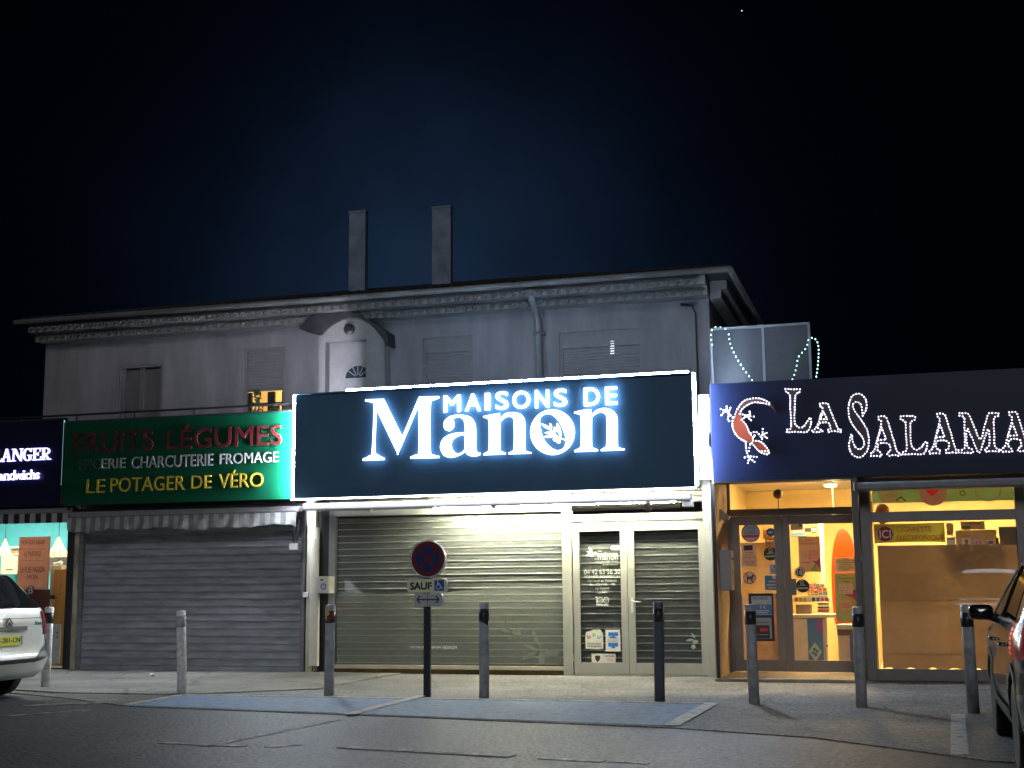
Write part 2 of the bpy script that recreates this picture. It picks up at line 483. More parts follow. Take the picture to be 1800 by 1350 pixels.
# pale concrete pavement on the left
q = [gp(640, 1196), gp(560, 1212), gp(318, 1222), gp(110, 1219), gp(0, 1212)]
a = MB(); a.sheet([(p.x, p.y) for p in q] + [(-24, q[-1].y), (-24, D+.1), (gp(640, 1196).x, D+.1)], .014, .012)
tag(a.build('pavement', m_concrete, loc=(0, 0, 0)), kind='structure')
q = [gp(x, y) for x, y in ((225, 1240), (318, 1222.5), (1255, 1237), (1185, 1277))]
a = MB(); a.sheet([(p.x, p.y) for p in q], .005, .004)
tag(a.build('road_marking', m_blue, loc=(0, 0, 0)), kind='structure')
a = MB()
def stripe(p0, p1, w, z, mb):
    A, B = gp(*p0), gp(*p1); d = (B-A); d.z = 0; n = Vector((-d.y, d.x, 0)).normalized()*w/2
    mb.sheet([(A+n)[:2], (B+n)[:2], (B-n)[:2], (A-n)[:2]], z, .003)
stripe((318, 1222), (1255, 1237), .10, .0095, a)
stripe((1181, 1277), (1251, 1237.5), .16, .0125, a)
stripe((222, 1240), (316, 1223), .09, .0125, a)
stripe((612, 1258), (742, 1224.5), .13, .0155, a)
stripe((1684, 1256), (1687, 1327), .14, .0055, a)
o = a.build('road_marking', m_white, loc=(0, 0, 0)); tag(o, kind='structure')
a = MB()
stripe((360, 1311), (590, 1264), .12, -.0055, a)
stripe((283, 1305), (430, 1311), .10, -.0015, a)
stripe((470, 1312), (525, 1307), .12, -.0055, a)
stripe((600, 1312), (900, 1328), .16, -.0015, a)
stripe((950, 1331), (1060, 1337), .11, -.0055, a)
stripe((1080, 1337), (1140, 1341), .07, -.0055, a)
stripe((0, 1258), (160, 1247), .12, -.0055, a)
stripe((40, 1240), (190, 1234), .2, -.0015, a)
o = a.build('road_marking', m_faint, loc=(0, 0, 0)); tag(o, kind='structure')
#PART2
# ------------------------------------------------------------------ upper house
def wall_holes(mb, x0, x1, z0, z1, y, dep, holes, m=0, rev=None):
    """front sheet at y with openings whose reveals run dep back"""
    xs = sorted({x0, x1, *[h[0] for h in holes], *[h[1] for h in holes]})
    zs = sorted({z0, z1, *[h[2] for h in holes], *[h[3] for h in holes]})
    for i in range(len(xs)-1):
        for j in range(len(zs)-1):
            cx, cz = (xs[i]+xs[i+1])/2, (zs[j]+zs[j+1])/2
            if any(h[0] < cx < h[1] and h[2] < cz < h[3] for h in holes): continue
            mb.add([(xs[i], y, zs[j]), (xs[i+1], y, zs[j]), (xs[i+1], y, zs[j+1]), (xs[i], y, zs[j+1])], [(0, 1, 2, 3)], m)
    for a, b, c, d in holes:
        for p, q in (((a, c), (a, d)), ((a, d), (b, d)), ((b, d), (b, c)), ((b, c), (a, c))):
            mb.add([(p[0], y, p[1]), (q[0], y, q[1]), (q[0], y+dep, q[1]), (p[0], y+dep, p[1])], [(0, 1, 2, 3)], m if rev is None else rev)
def pr_(x0, y0, x1, y1, y):
    xm, ym = (x0+x1)/2, (y0+y1)/2
    return [PX(x0, ym, y), PX(x1, ym, y), PZ(xm, y1, y), PZ(xm, y0, y)]

HL, HR = PX(79, 650, DW), PX(1247, 560, DW)
GY = DW-.62
GZ = (PZ(300, 543.5, GY)+PZ(1100, 485.5, GY))/2          # top of the gutter
WT = GZ-.10
house = thing('house', 'two storey grey rendered house with shuttered windows behind the lit shop signs', 'house', (0, DW, 3.0))
win = [pr_(208, 641, 285, 760, DW), pr_(427, 612, 501, 760, DW), pr_(743, 592, 831, 720, DW), pr_(984, 581, 1130, 720, DW)]
door = pr_(583, 603, 654, 720, DW)
for w in win: w[2] = 4.05
door[2] = 3.2
a = MB()
wall_holes(a, HL, HR, 3.0, WT, DW, .22, [win[0], win[1], win[2], win[3], door])
a.box(HL, HL+.2, DW+.24, DW+9, 3.0, WT); a.box(HR-.2, HR, DW+.001, DW+9, 3.0, WT); a.box(HL+.21, HR-.21, DW+8.8, DW+9, 3.0, WT)
a.build('wall', m_stucco, house)
# low plinth joint, patches
# roof: hipped, round tiles
X0, X1, Y0, Y1 = HL-.24, HR+.38, DW-.58, DW+9.5
rise = math.tan(R(14.5)); hw = (Y1-Y0)/2; RZ = GZ+hw*rise
a = MB()
nt_ = int((X1-X0)/.20)*6
def slope(u, v):
    x = X0+(X1-X0)*u; d = v*hw
    lo, hi = X0+d, X1-d
    x = lo+(hi-lo)*u
    ph = (x/.20) % 1
    return (x, Y0+d, GZ+.02+d*rise+.045*abs(math.sin(math.pi*ph)) + (.012 if (int(v*24) % 2) else 0))
a.grid(slope, nt_, 24)
a.add([(X0, Y0, GZ+.02), (X0+hw, Y0+hw, RZ), (X0, Y1, GZ+.02), (X1, Y0, GZ+.02), (X1-hw, Y0+hw, RZ), (X1, Y1, GZ+.02)],
      [(0, 1, 2), (3, 5, 4), (2, 1, 4, 5)])
a.box(X0, X1, Y0+.03, DW+.3, GZ-.05, GZ+.012)
a.box(HR-.05, X1, DW+.31, Y1, GZ-.05, GZ+.012); a.box(X0, HL+.05, DW+.31, Y1, GZ-.05, GZ+.012)
a.build('roof', m_tile, house)
a = MB()
a.tube([(X0-.02, GY, GZ-.02), (X1+.05, GY, GZ-.02)], .055, 10)
a.tube([(X1+.05, GY, GZ-.02), (X1+.05, Y1, GZ-.02)], .055, 10)
a.build('gutter', m_gutter, house, smooth=True)
a = MB()
for row, (pr, zz) in enumerate(((.54, GZ-.205), (.34, GZ-.345))):
    n = int((HR-HL)/.165)
    a.box(HL-.02, HR+.02, DW-pr+.03, DW+.02, zz-.005, zz+.145)
    for k in range(n):
        cx = HL+.08+k*.165+(.08 if row else 0)
        for s_ in range(5):
            t0, t1 = math.pi*s_/5, math.pi*(s_+1)/5
            a.prism([(cx+.078*math.cos(t0), zz+.095*math.sin(t0)), (cx+.078*math.cos(t1), zz+.095*math.sin(t1)),
                     (cx+.056*math.cos(t1), zz+.068*math.sin(t1)), (cx+.056*math.cos(t0), zz+.068*math.sin(t0))], DW-pr-.035, DW-pr+.029, 1)
a.build('cornice', [m_gutter, m_trim], house)
# right return of the cornice
a = MB()
a.box(HR+.002, HR+.30, DW+.03, DW+8.8, GZ-.20, GZ-.052)
a.box(HR+.002, HR+.2, DW+.03, DW+8.8, GZ-.345, GZ-.202)
a.build('cornice', m_gutter, house)
# chimneys
m_chim = mat('chimney render', (.22, .27, .36), .9, var=.3, scale=3, bump=.4)
CY = DW+2.6
for x0, y0, x1 in ((613, 374, 642), (759, 366, 792)):
    a = MB(); xa, xb = PX(x0, 430, CY), PX(x1, 430, CY); zt = PZ((x0+x1)/2, y0, CY)
    a.box(xa, xb, CY, CY+.15, GZ+.5, zt)
    c = a.build('chimney', m_chim, house, bev=.01)
    a = MB(); a.box(xa-.004, xb+.004, CY-.004, CY+.154, zt+.001, zt+.05)
    a.build('chimney_cap', m_chim, c)
# downpipes
a = MB(); x = PX(948, 580, DW)
a.tube([(x-.02, GY+.05, GZ-.1), (x-.02, DW-.33, GZ-.30), (x+.02, DW-.10, GZ-.56), (x+.03, DW-.09, 3.2)], .062, 10)
for z in (GZ-.8, GZ-1.9): a.box(x-.06, x+.12, DW-.17, DW-.005, z, z+.04)
a.build('downpipe', mat('downpipe', (.17, .17, .185), .5, var=.1), house, smooth=True)
a = MB(); x = PX(1224, 580, DW)
a.tube([(x-.25, DW-.03, GZ-.42), (x-.06, DW-.03, GZ-.46), (x, DW-.03, GZ-.6), (x+.02, DW-.03, 3.2)], .018, 6)
a.build('cable', m_dark, house, smooth=True)
# shutters in the windows
def roller(mb, x0, x1, z0, z1, y, p=.05, m=0):
    n = max(1, int((z1-z0)/p)); p = (z1-z0)/n
    for k in range(n):
        z = z0+k*p
        vs = [(z+.02*p, .004), (z+.08*p, -.004), (z+.5*p, -.008), (z+.92*p, -.004), (z+.98*p, .004)]
        P = [(x0, y+dy, zz) for zz, dy in vs] + [(x1, y+dy, zz) for zz, dy in vs]
        mb.add(P, [(i, i+5, i+6, i+1) for i in range(4)], m)
    mb.add([(x0, y+.006, z0), (x1, y+.006, z0), (x1, y+.006, z1), (x0, y+.006, z1)], [(0, 1, 2, 3)], m)
for i, w in enumerate(win):
    wf = MB()
    x0, x1, z0, z1 = w
    wf.box(x0+.002, x0+.05, DW+.025, DW+.12, z0, z1-.002); wf.box(x1-.05, x1-.002, DW+.025, DW+.12, z0, z1-.002); wf.box(x0+.051, x1-.051, DW+.025, DW+.12, z1-.05, z1-.002)
    wo_ = wf.build('window', m_shutterpaint, house)
    a = MB()
    if i == 0:
        xm = (x0+x1)/2                                     # louvred leaves
        for xa, xb in ((x0+.055, xm-.004), (xm+.004, x1-.055)):
            a.box(xa, xa+.05, DW+.05, DW+.085, z0, z1-.06); a.box(xb-.05, xb, DW+.05, DW+.085, z0, z1-.06)
            zz = z0
            while zz < z1-.12:
                a.add([(xa+.051, DW+.055, zz), (xb-.051, DW+.055, zz), (xb-.051, DW+.082, zz+.045), (xa+.051, DW+.082, zz+.045)], [(0, 1, 2, 3)]); zz += .04
        a.add([(x0, DW+.2, z0), (x1, DW+.2, z0), (x1, DW+.2, z1), (x0, DW+.2, z1)], [(0, 1, 2, 3)])
        a.build('shutter', mat('dull shutter', (.14, .135, .15), .7), wo_)
    elif i == 1:
        zb = PZ(464, 683, DW)
        roller(a, x0+.05, x1-.05, zb, z1-.05, DW+.07)
        a.box(x0+.05, x1-.05, DW+.055, DW+.08, zb-.04, zb-.002)
        a.build('shutter', m_shutterpaint, wo_)
        a = MB(); xm = x0+(x1-x0)*.60
        for xa in (x0+.05, xm-.07, x1-.12): a.box(xa, xa+.07+(.07 if 0 < xa-x0-.06 < .7*(x1-x0) else 0), DW+.12, DW+.17, z0, zb-.045)
        zc = PZ(464, 707, DW); a.box(x0+.051, x1-.051, DW+.105, DW+.119, zc-.02, zc+.01)
        a.build('frame', m_dark, wo_)
        a = MB(); a.box(x0, x1, DW+.14, DW+.146, z0, zb); a.build('pane', m_glass, wo_)
        # the lit room behind
        r = MB(); x0r, x1r = x0-.5, x1+.6
        r.add([(x0r, DW+1.6, 3.1), (x1r, DW+1.6, 3.1), (x1r, DW+1.6, 5.6), (x0r, DW+1.6, 5.6)], [(0, 1, 2, 3)])
        r.add([(x0r, DW+.23, 3.1), (x0r, DW+1.6, 3.1), (x0r, DW+1.6, 5.6), (x0r, DW+.23, 5.6)], [(0, 1, 2, 3)])
        r.add([(x1r, DW+.23, 3.1), (x1r, DW+1.6, 3.1), (x1r, DW+1.6, 5.6), (x1r, DW+.23, 5.6)], [(0, 3, 2, 1)])
        r.add([(x0r, DW+.23, 5.6), (x1r, DW+.23, 5.6), (x1r, DW+1.6, 5.6), (x0r, DW+1.6, 5.6)], [(0, 1, 2, 3)])
        r.add([(x0r, DW+.23, 3.1), (x1r, DW+.23, 3.1), (x1r, DW+1.6, 3.1), (x0r, DW+1.6, 3.1)], [(0, 3, 2, 1)])
        ro = r.build('room', mat('cream room', (.72, .62, .42), .9, var=.04), house)
        l = MB(); l.lathe([(.16, 0), (.2, .05), (.1, .1)], ((x0+x1)/2, DW+1.0, 5.35), 16)
        l.build('ceiling_lamp', glow('warm lamp', (1, .62, .24), 90), ro)
    else:
        zt = z1-.05
        a.box(x0+.05, x1-.05, DW+.03, DW+.085, zt-.22, zt-.002)
        a.build('shutter_box', m_shutterpaint, wo_)
        a = MB()
        roller(a, x0+.055, x1-.055, z0, zt-.225, DW+.045)
        a.build('shutter', m_shutterpaint, wo_)
        if i == 3:
            a = MB()
            for k in range(6):
                a.pbox(1073, 599+k*4.3, 1079.5, 600.3+k*4.3, DW+.030, .003)
            a.build('light_slit', glow('lit slit', (.9, .95, 1), 1.6), wo_)
# porch
PY = DW-.28
lp = loopz([(560, 700, 1), (560, 592, 1), (578, 574), (603, 562), (630, 560), (654, 572), (676, 600, 1), (677, 700, 1)], (0, 0), 1, PY)
hp = [(door[0], 3.2), (door[1], 3.2), (door[1], door[3]), (door[0], door[3])]
a = MB(); filled(a, [lp, hp], PY, .27)
porch = a.build('porch', mat('porch render', (.23, .22, .23), .9, var=.08, bump=.2), house)
lp = loopz([(525, 577, 1), (550, 551), (580, 542), (612, 544), (645, 560), (680, 583, 1), (682, 606, 1), (677, 606, 1), (676, 598), (654, 570), (630, 558.5), (603, 560), (578, 572), (562, 588, 1)], (0, 0), 1, PY-.10)
a = MB(); filled(a, [lp], PY-.10, .37); a.build('porch_roof', m_tile, porch)
a = MB(); c = pt(615, 579, PY); a.lathe([(.10, 0), (.10, .05), (.05, .08)], (c.x, c.y, c.z), 14, axis='y'); a.build('porch_lamp', m_dark, porch)
a = MB(); y = DW-.10
a.box(door[0]+.002, door[1]-.002, y, y+.06, 3.2, door[3]-.002); dr = a.build('door', mat('door paint', (.20, .19, .20), .6), house)
a = MB(); c = pt(629, 664, y-.006); rr = .24
a.prism([(c.x+rr*math.cos(math.pi*k/12), c.z+rr*.9*math.sin(math.pi*k/12)) for k in range(13)], y-.006, y-.001)
fl = a.build('fanlight', mat('dark glass', (.02, .03, .045), .15), dr)
a = MB()
for t in (35, 62, 90, 118, 145):
    d = Vector((math.cos(R(t)), 0, math.sin(R(t)))); n = Vector((-d.z, 0, d.x))*.008; o_ = Vector((c.x, 0, c.z))
    p = [o_+d*.05+n, o_+d*.225+n, o_+d*.225-n, o_+d*.05-n]; a.prism([(q.x, q.z) for q in p], y-.012, y-.007)
a.build('glazing_bar', m_shutterpaint, fl)

# ------------------------------------------------------------------ flat roof of the shops
a = MB(); a.box(-24, 6, SF+.36, DW-.01, 3.02, 3.2)
tag(a.build('flat_roof', m_trim), 'long flat concrete roof running over the row of shops', 'roof')
# thin handrail of the terrace
a = MB(); ya = SF+.6
x0, x1 = PX(-60, 737, ya), PX(560, 706, ya); zr = (PZ(100, 733, ya)+PZ(430, 712, ya))/2
rail = thing('terrace_railing', 'thin dark metal handrail above the green grocer sign', 'railing', (x0, ya, 3.2))
a.tube([(x0, ya, zr), (x1, ya, zr)], .02, 6); a.build('rail', m_dark, rail)
n = 7
for k in range(n):
    a = MB(); x = x0+(x1-x0)*k/(n-1); a.tube([(x, ya, 3.2), (x, ya, zr-.021)], .015, 6); a.build('post', m_dark, rail)
# plants silhouetted in the lit window
m_leaf = mat('leaf', (.035, .075, .03), .6, var=.4)
m_pot = mat('pot', (.12, .06, .04), .8)
for x, yb, h, w, lab in ((453, 722, 34, 15, 'dark leafy pot plant on the left in front of the lit upstairs window'), (484, 722, 14, 10, 'low dark pot plant on the right in front of the lit upstairs window')):
    yy = DW-.25; X = PX(x, 700, yy); zt = PZ(x, yb-h, yy); z0 = 3.2
    p = thing('potted_plant', lab, 'plant', (X, yy, z0))
    a = MB(); a.lathe([(.10, 0), (.15, .45), (.16, .5), (.14, .5)], (X, yy, z0), 14); a.build('pot', m_pot, p)
    a = MB(); wr = abs(PX(x+w, 700, yy)-PX(x-w, 700, yy))/2
    for k in range(70):
        t = random.random(); hh = z0+.5+(zt-z0-.5)*t
        ang = random.uniform(0, 6.28); rr = wr*math.sqrt(random.random())*(.4+.9*math.sin(math.pi*min(1, t*.9+.1)))
        c = Vector((X+rr*math.cos(ang), yy+.18*math.sin(ang)*random.random(), hh)); s_ = random.uniform(.05, .1)
        d = Vector((random.gauss(0, 1), random.gauss(0, .6), random.gauss(0, 1))).normalized(); e = d.orthogonal().normalized()
        a.add([c-d*s_, c+e*s_*.4, c+d*s_, c-e*s_*.4], [(0, 1, 2, 3)])
    a.tube([(X, yy, z0+.45), (X+.03, yy, zt-.1)], .015, 5); a.build('foliage', m_leaf, p)

# roof terrace screen with fairy lights
ys = SF+1.0
x0, x1 = PX(1252, 640, ys), PX(1424, 630, ys); zt = (PZ(1252, 580, ys)+PZ(1424, 571.5, ys))/2
scr = thing('terrace_screen', 'framed grey mesh screen on the flat roof right of the house', 'screen', ((x0+x1)/2, ys, 3.2))
a = MB()
for x in (x0, (x0+x1)/2+.05, x1): a.box(x-.018, x+.018, ys-.02, ys+.02, 3.2, zt)
a.box(x0-.018, x1+.018, ys-.02, ys+.02, zt+.001, zt+.035)
a.build('frame', mat('screen frame', (.17, .185, .21), .6), scr)
a = MB(); a.box(x0+.02, (x0+x1)/2+.03, ys, ys+.008, 3.2, zt-.005); a.build('panel', mat('screen cloth', (.045, .05, .06), .9, var=.1), scr)
a = MB(); a.box((x0+x1)/2+.07, x1-.02, ys, ys+.008, 3.2, zt-.005); a.build('panel', mat('screen cloth', (.045, .05, .06), .9, var=.1), scr)
yl = ys-.05
fl = thing('fairy_lights', 'string of small cool white fairy lights draped over the terrace screen', 'fairy lights', (x0, yl, 3.2))
runs = [smooth_poly([(1252, 606), (1250, 590), (1253, 577), (1264, 575), (1275, 578)], False), smooth_poly([(1281, 588), (1284, 605), (1292, 624), (1304, 644), (1314, 658), (1322, 668)], False),
        smooth_poly([(1421, 598), (1417, 612), (1404, 627), (1400, 645), (1396, 660), (1393, 667)], False), smooth_poly([(1427, 594), (1435, 598), (1439, 612), (1438, 640), (1435, 662)], False)]
a = MB()
bulb0 = None
m_bulb = glow('fairy bulb', (.50, 1.0, .82), 5); m_bulb2 = glow('fairy bulb blue', (.35, .6, 1.0), 5)
for k, rn in enumerate(runs):
    lp = []
    for x, y in rn:
        p = pt(x, y, yl); lp.append((p.x, p.z))
    a = MB(); a.tube([(x, yl, z) for x, z in lp], .004, 4); a.build('cable', m_dark, fl)
    for j, (x, z) in enumerate(along(lp, .074 if k < 3 else .058, False)):
        if k == 0 and 6 < j < 7: continue
        if bulb0 is None:
            b = MB(); b.lathe([(.003, -.010), (.0085, -.005), (.0085, .005), (.003, .010)], (0, 0, 0), 6)
            bulb0 = b.build('bulb', m_bulb, None, loc=(0, 0, 0)); o = bulb0
            bm2 = bulb0.data.copy(); bm2.materials.clear(); bm2.materials.append(m_bulb2)
        else:
            o = bulb0.copy(); COL.objects.link(o)
            o.data = bm2 if random.random() < .15 else bulb0.data
        o.parent = fl; o.location = (x-x0, -.008, z-3.2)
# ------------------------------------------------------------------ signs
def avg2(p, q, y): return (PZ(*p, y)+PZ(*q, y))/2
# --- middle sign
BX0, BX1 = PX(517.5, 786, SF), PX(1221, 757, SF)
BZ1, BZ0 = avg2((540, 692.5), (1210, 659), SF), avg2((540, 874), (1210, 857.5), SF)
sg = thing('shop_sign', 'large dark blue sign with glowing white letters Maisons de Manon', 'sign', ((BX0+BX1)/2, SF, BZ0))
a = MB(); a.box(BX0, BX1, SF, SF+.30, BZ0, BZ1); a.build('board', m_board, sg, bev=.004)
a = MB()
a.box(BX0-.005, BX1+.005, SF-.06, SF+.30, BZ1+.002, BZ1+.014); a.box(BX0-.005, BX1+.005, SF-.105, SF+.30, BZ0-.014, BZ0-.002, 1)
a.build('frame', [m_board, m_whitemetal], sg)
light_fin = MB(); light_fin.box(BX1+.001, BX1+.006, SF-.125, SF+.3, BZ0, BZ1); light_fin.build('frame', m_board, sg)  # side fin added to keep the right strip's light off the board
a = MB(); xs = PX(611, 684, SF)
a.box(xs, BX1-.06, SF-.055, SF-.025, BZ1+.0145, BZ1+.042); a.build('led_strip', glow('led strip bright', (.56, .78, 1.0), 90), sg)
a = MB(); a.box(BX0-.032, BX0-.002, SF+.002, SF+.07, BZ0+.02, BZ1-.002); a.build('led_strip', glow('led strip left', (.84, .90, 1.0), 1000), sg)
a = MB(); a.box(BX1+.0065, BX1+.036, SF-.12, SF-.03, BZ0+.02, BZ1-.002); a.build('led_strip', glow('led strip right', (.66, .80, 1.0), 480), sg)
a = MB(); a.box(BX0, BX1, SF-.10, SF-.07, BZ0-.034, BZ0-.0145); a.build('led_strip', glow('led strip low', (.84, .88, 1.0), 22), sg)
A1, A2, AS = (620, 670), (860, 670), 6.923
LY = SF-.075
def lit_letter(name, loops, y=LY, th=.022, mats=None, parent=None):
    a = MB(); filled(a, loops, y, th, 0)
    # sides and back carry the blue spill light: faces that do not look to the front
    for k, f in enumerate(a.f):
        ys_ = [a.v[i][1] for i in f]
        if max(ys_)-min(ys_) > 1e-5 or min(ys_) > y+th*.6: a.m[k] = 1
    return a.build(name, mats or [m_letter, m_halo], parent or sg)
lit_letter('letter', [loopz([(152,222,1),(375,215,1),(600,675,1),(805,190,1),(1045,182,1),(1046,207),(985,232),(944,300),(944,840),(985,893),(1050,910,1),(1050,933,1),(700,942,1),(702,918,1),(762,893),(799,845),(797,300,1),(560,852),(545,862),(530,850),(288,345,1),(270,825),(300,890),(384,935,1),(384,957,1),(122,968,1),(122,943,1),(200,905),(232,840),(254,310),(232,262),(152,245,1)], A1, AS, LY)])
lit_letter('letter', [loopz([(1105,530),(1125,470),(1200,420),(1310,408),(1420,430),(1480,500),(1497,600),(1497,800),(1510,858),(1552,872,1),(1548,896,1),(1490,915),(1430,910),(1385,885),(1368,850,1),(1310,895),(1200,930),(1110,905),(1065,820),(1075,740),(1120,680),(1220,635),(1365,622,1),(1362,540),(1345,470),(1290,440),(1240,447),(1215,468,1),(1232,505),(1225,560),(1180,605),(1125,590)], A1, AS, LY),
    loopz([(1362,655,1),(1290,665),(1220,710),(1198,780),(1225,850),(1270,878),(1320,868),(1362,828,1)], A1, AS, LY)])
lit_letter('letter', [loopz([(-74,425,1),(40,402),(126,388,1),(122,465,1),(180,400),(260,378),(350,385),(410,430),(433,520),(435,815),(458,852),(510,865,1),(510,880,1),(235,888,1),(233,870,1),(278,848),(298,800),(298,500),(285,450),(240,430),(180,450),(133,500,1),(131,815),(150,852),(196,870,1),(196,890,1),(-72,900,1),(-72,880,1),(-30,860),(-7,815),(-7,500),(-25,457),(-74,443,1)], A2, AS, LY)])
def ell(cx, cy, rx, ry, n=36): return [(cx+rx*math.cos(2*math.pi*k/n), cy+ry*math.sin(2*math.pi*k/n)) for k in range(n)]
lit_letter('letter', [loopz(ell(768, 620, 270, 277), A2, AS, LY, n=2), loopz([(613,480),(640,425),(705,398),(780,422),(850,500),(900,600),(928,700),(918,785),(880,828),(820,840),(740,800),(670,720),(630,610)], A2, AS, LY)])
lit_letter('letter', [loopz([(1032,375,1),(1130,352),(1240,345,1),(1237,420,1),(1290,360),(1370,328),(1460,335),(1530,385),(1558,470),(1562,775),(1590,808),(1645,822,1),(1645,838,1),(1358,850,1),(1358,830,1),(1402,805),(1425,760),(1425,450),(1405,400),(1360,380),(1300,395),(1247,440,1),(1248,775),(1275,812),(1320,830,1),(1320,850,1),(1035,862,1),(1033,842,1),(1082,818),(1112,770),(1112,450),(1095,408),(1034,392,1)], A2, AS, LY)])
a = MB()
def leafpoly(p, q, w):
    p, q = Vector(p), Vector(q); d = q-p; n = Vector((-d.y, d.x)).normalized()*w
    return [tuple(p), tuple(p+d*.25+n*.8), tuple(p+d*.6+n), tuple(q), tuple(p+d*.6-n), tuple(p+d*.25-n*.8)]
for p, q, w in (((628,515),(757,597),17),((738,510),(753,580),13),((673,629),(790,628),13),((664,680),(805,655),17),((822,508),(868,675),19)):
    filled(a, [loopz(leafpoly(p, q, w), A2, AS, LY)], LY+random.uniform(0, .004), .02)
for cx, cy, rx, ry in ((797,590,20,34),(800,705,26,27),(839,728,24,30)): filled(a, [loopz(ell(cx, cy, rx, ry, 14), A2, AS, LY, n=1)], LY+random.uniform(0, .004), .02)
filled(a, [loopz([(755,595,1),(830,665),(926,708,1),(926,722,1),(825,682),(750,606,1)], A2, AS, LY)], LY+.005, .015)
a.build('olive_branch', [m_letter], sg)
for ch, x0, y0, x1, y1 in (('M',779.4,694.3,809,724.3),('A',817.2,691.8,844.5,722.5),('I',851.8,690.8,861,720.7),('S',870.5,687.8,893.3,720),('O',900.5,686.8,931.4,718.3),('N',940.2,685,964.3,716.8),('S',973.2,683,996.6,714.8),('D',1026,681,1054,713),('E',1063.5,679.5,1084.6,711)):
    a = MB(); ptext(a, ch, x0, y0, x1, y1, LY, .022, .035 if ch != 'I' else .05)
    for k, f in enumerate(a.f):
        ys_ = [a.v[i][1] for i in f]
        if max(ys_)-min(ys_) > 1e-5 or min(ys_) > LY+.01: a.m[k] = 1
    a.build('letter', [m_letter, m_halo], sg)

# --- green sign
yg = SF+.125
sg = thing('shop_sign', 'green sign with red, grey and yellow raised lettering, right end lit', 'sign', (PX(312, 800, yg), yg, 2.9))
gx0, gx1 = PX(112, 815, yg), PX(516.5, 800, SF+.1)-.005
gz1, gz0 = avg2((113, 744), (510, 722.5), yg), avg2((113, 889), (510, 877), yg)
a = MB(); a.box(gx0, gx1, yg, yg+.12, gz0, gz1); a.build('board', m_green, sg, bev=.004)
a = MB(); a.box(gx0-.02, gx1, yg+.02, yg+.14, gz1+.002, gz1+.03); a.box(gx0-.022, gx0-.002, yg-.01, yg+.14, gz0, gz1); a.build('frame', m_dark, sg)
yt = yg-.018
for s_, bx, mm in (('FRUITS', (129, 758, 269, 794), m_redletter), ('L\u00c9GUMES', (294, 741.5, 495, 786), m_redletter), ('\u00c9PIC', (139, 801, 175, 825.5), mat('worn grey letters', (.012, .03, .024), .5)), ('ERIE', (178, 805.5, 220, 823), m_greyletter),
                   ('CHARCUTERIE', (231, 800, 374, 821), m_greyletter), ('FROMAGE', (386, 795.5, 489, 814), m_greyletter), ('LE', (151.5, 842.5, 184, 866.5), m_yellowletter), ('POTAGER', (194, 838, 324, 863), m_yellowletter), ('DE', (336, 835.5, 371, 858.5), m_yellowletter), ('V\u00c9RO', (384, 825, 462, 857), m_yellowletter)):
    a = MB(); ptext(a, s_, *bx, yt, .018, .012 if s_ in ('FRUITS', 'L\u00c9GUMES') else 0.0); a.build('lettering', mm, sg, bev=.002, seg=1)

# --- bakery sign
yb = SF+.22
bx1 = PX(112, 815, yb)-.03; bx0 = PX(-190, 815, yb)
bz1, bz0 = avg2((0, 742.5), (110, 737), yb), avg2((0, 893), (110, 888.5), yb)
sg = thing('shop_sign', 'dark navy bakery sign at the left edge with violet white serif letters', 'sign', ((bx0+bx1)/2, yb, bz0))
a = MB(); a.box(bx0, bx1, yb, yb+.12, bz0, bz1); a.build('board', m_navy2, sg, bev=.004)
a = MB(); a.box(bx0, bx1, yb+.01, yb+.12, bz1+.002, bz1+.03); a.build('frame', m_dark, sg)
a = MB(); a.box(bx1+.002, bx1+.012, yb-.012, yb+.02, bz0+.35, bz1-.02); a.build('edge_strip', glow('teal edge', (.14, .55, .60), .55), sg)
SER = {  # letters in a unit box as convex pieces
 'L': [[(.12,0),(.34,0),(.34,1),(.12,1)],[(0,.93),(.48,.93),(.48,1),(0,1)],[(0,0),(.95,0),(.95,.08),(0,.08)],[(.85,0),(.95,0),(1,.28),(.92,.28)]],
 'A': [[(.10,0),(.2,0),(.52,1),(.42,1)],[(.42,1),(.6,1),(.95,0),(.68,0)],[(.26,.3),(.72,.3),(.72,.38),(.28,.38)],[(0,0),(.32,0),(.32,.07),(0,.07)],[(.58,0),(1,0),(1,.07),(.58,.07)]],
 'N': [[(.12,0),(.22,0),(.22,1),(.12,1)],[(.08,1),(.34,1),(.88,0),(.74,0)],[(.78,0),(.88,0),(.88,1),(.78,1)],[(0,.93),(.3,.93),(.3,1),(0,1)],[(.66,.93),(1,.93),(1,1),(.66,1)],[(0,0),(.36,0),(.36,.07),(0,.07)]],
 'E': [[(.12,0),(.36,0),(.36,1),(.12,1)],[(0,.92),(.9,.92),(.9,1),(0,1)],[(0,0),(.95,0),(.95,.08),(0,.08)],[(.3,.47),(.66,.47),(.66,.54),(.3,.54)],[(.8,.7),(.9,.7),(.9,1),(.84,1)],[(.87,0),(.95,0),(1,.3),(.9,.3)],[(.6,.36),(.67,.36),(.67,.66),(.6,.66)]],
 'R': [[(.12,0),(.36,0),(.36,1),(.12,1)],[(0,0),(.46,0),(.46,.07),(0,.07)],[(0,.93),(.5,.93),(.5,1),(0,1)],[(.36,.5),(.55,.44),(.92,0),(.64,0)],[(.8,0),(1.04,0),(1.04,.07),(.8,.07)]],
 'G': [[(.66,.06),(.9,.06),(.9,.44),(.66,.44)],[(.5,.4),(1,.4),(1,.47),(.5,.47)],[(.82,.7),(.9,.7),(.92,1),(.84,.98)]]}
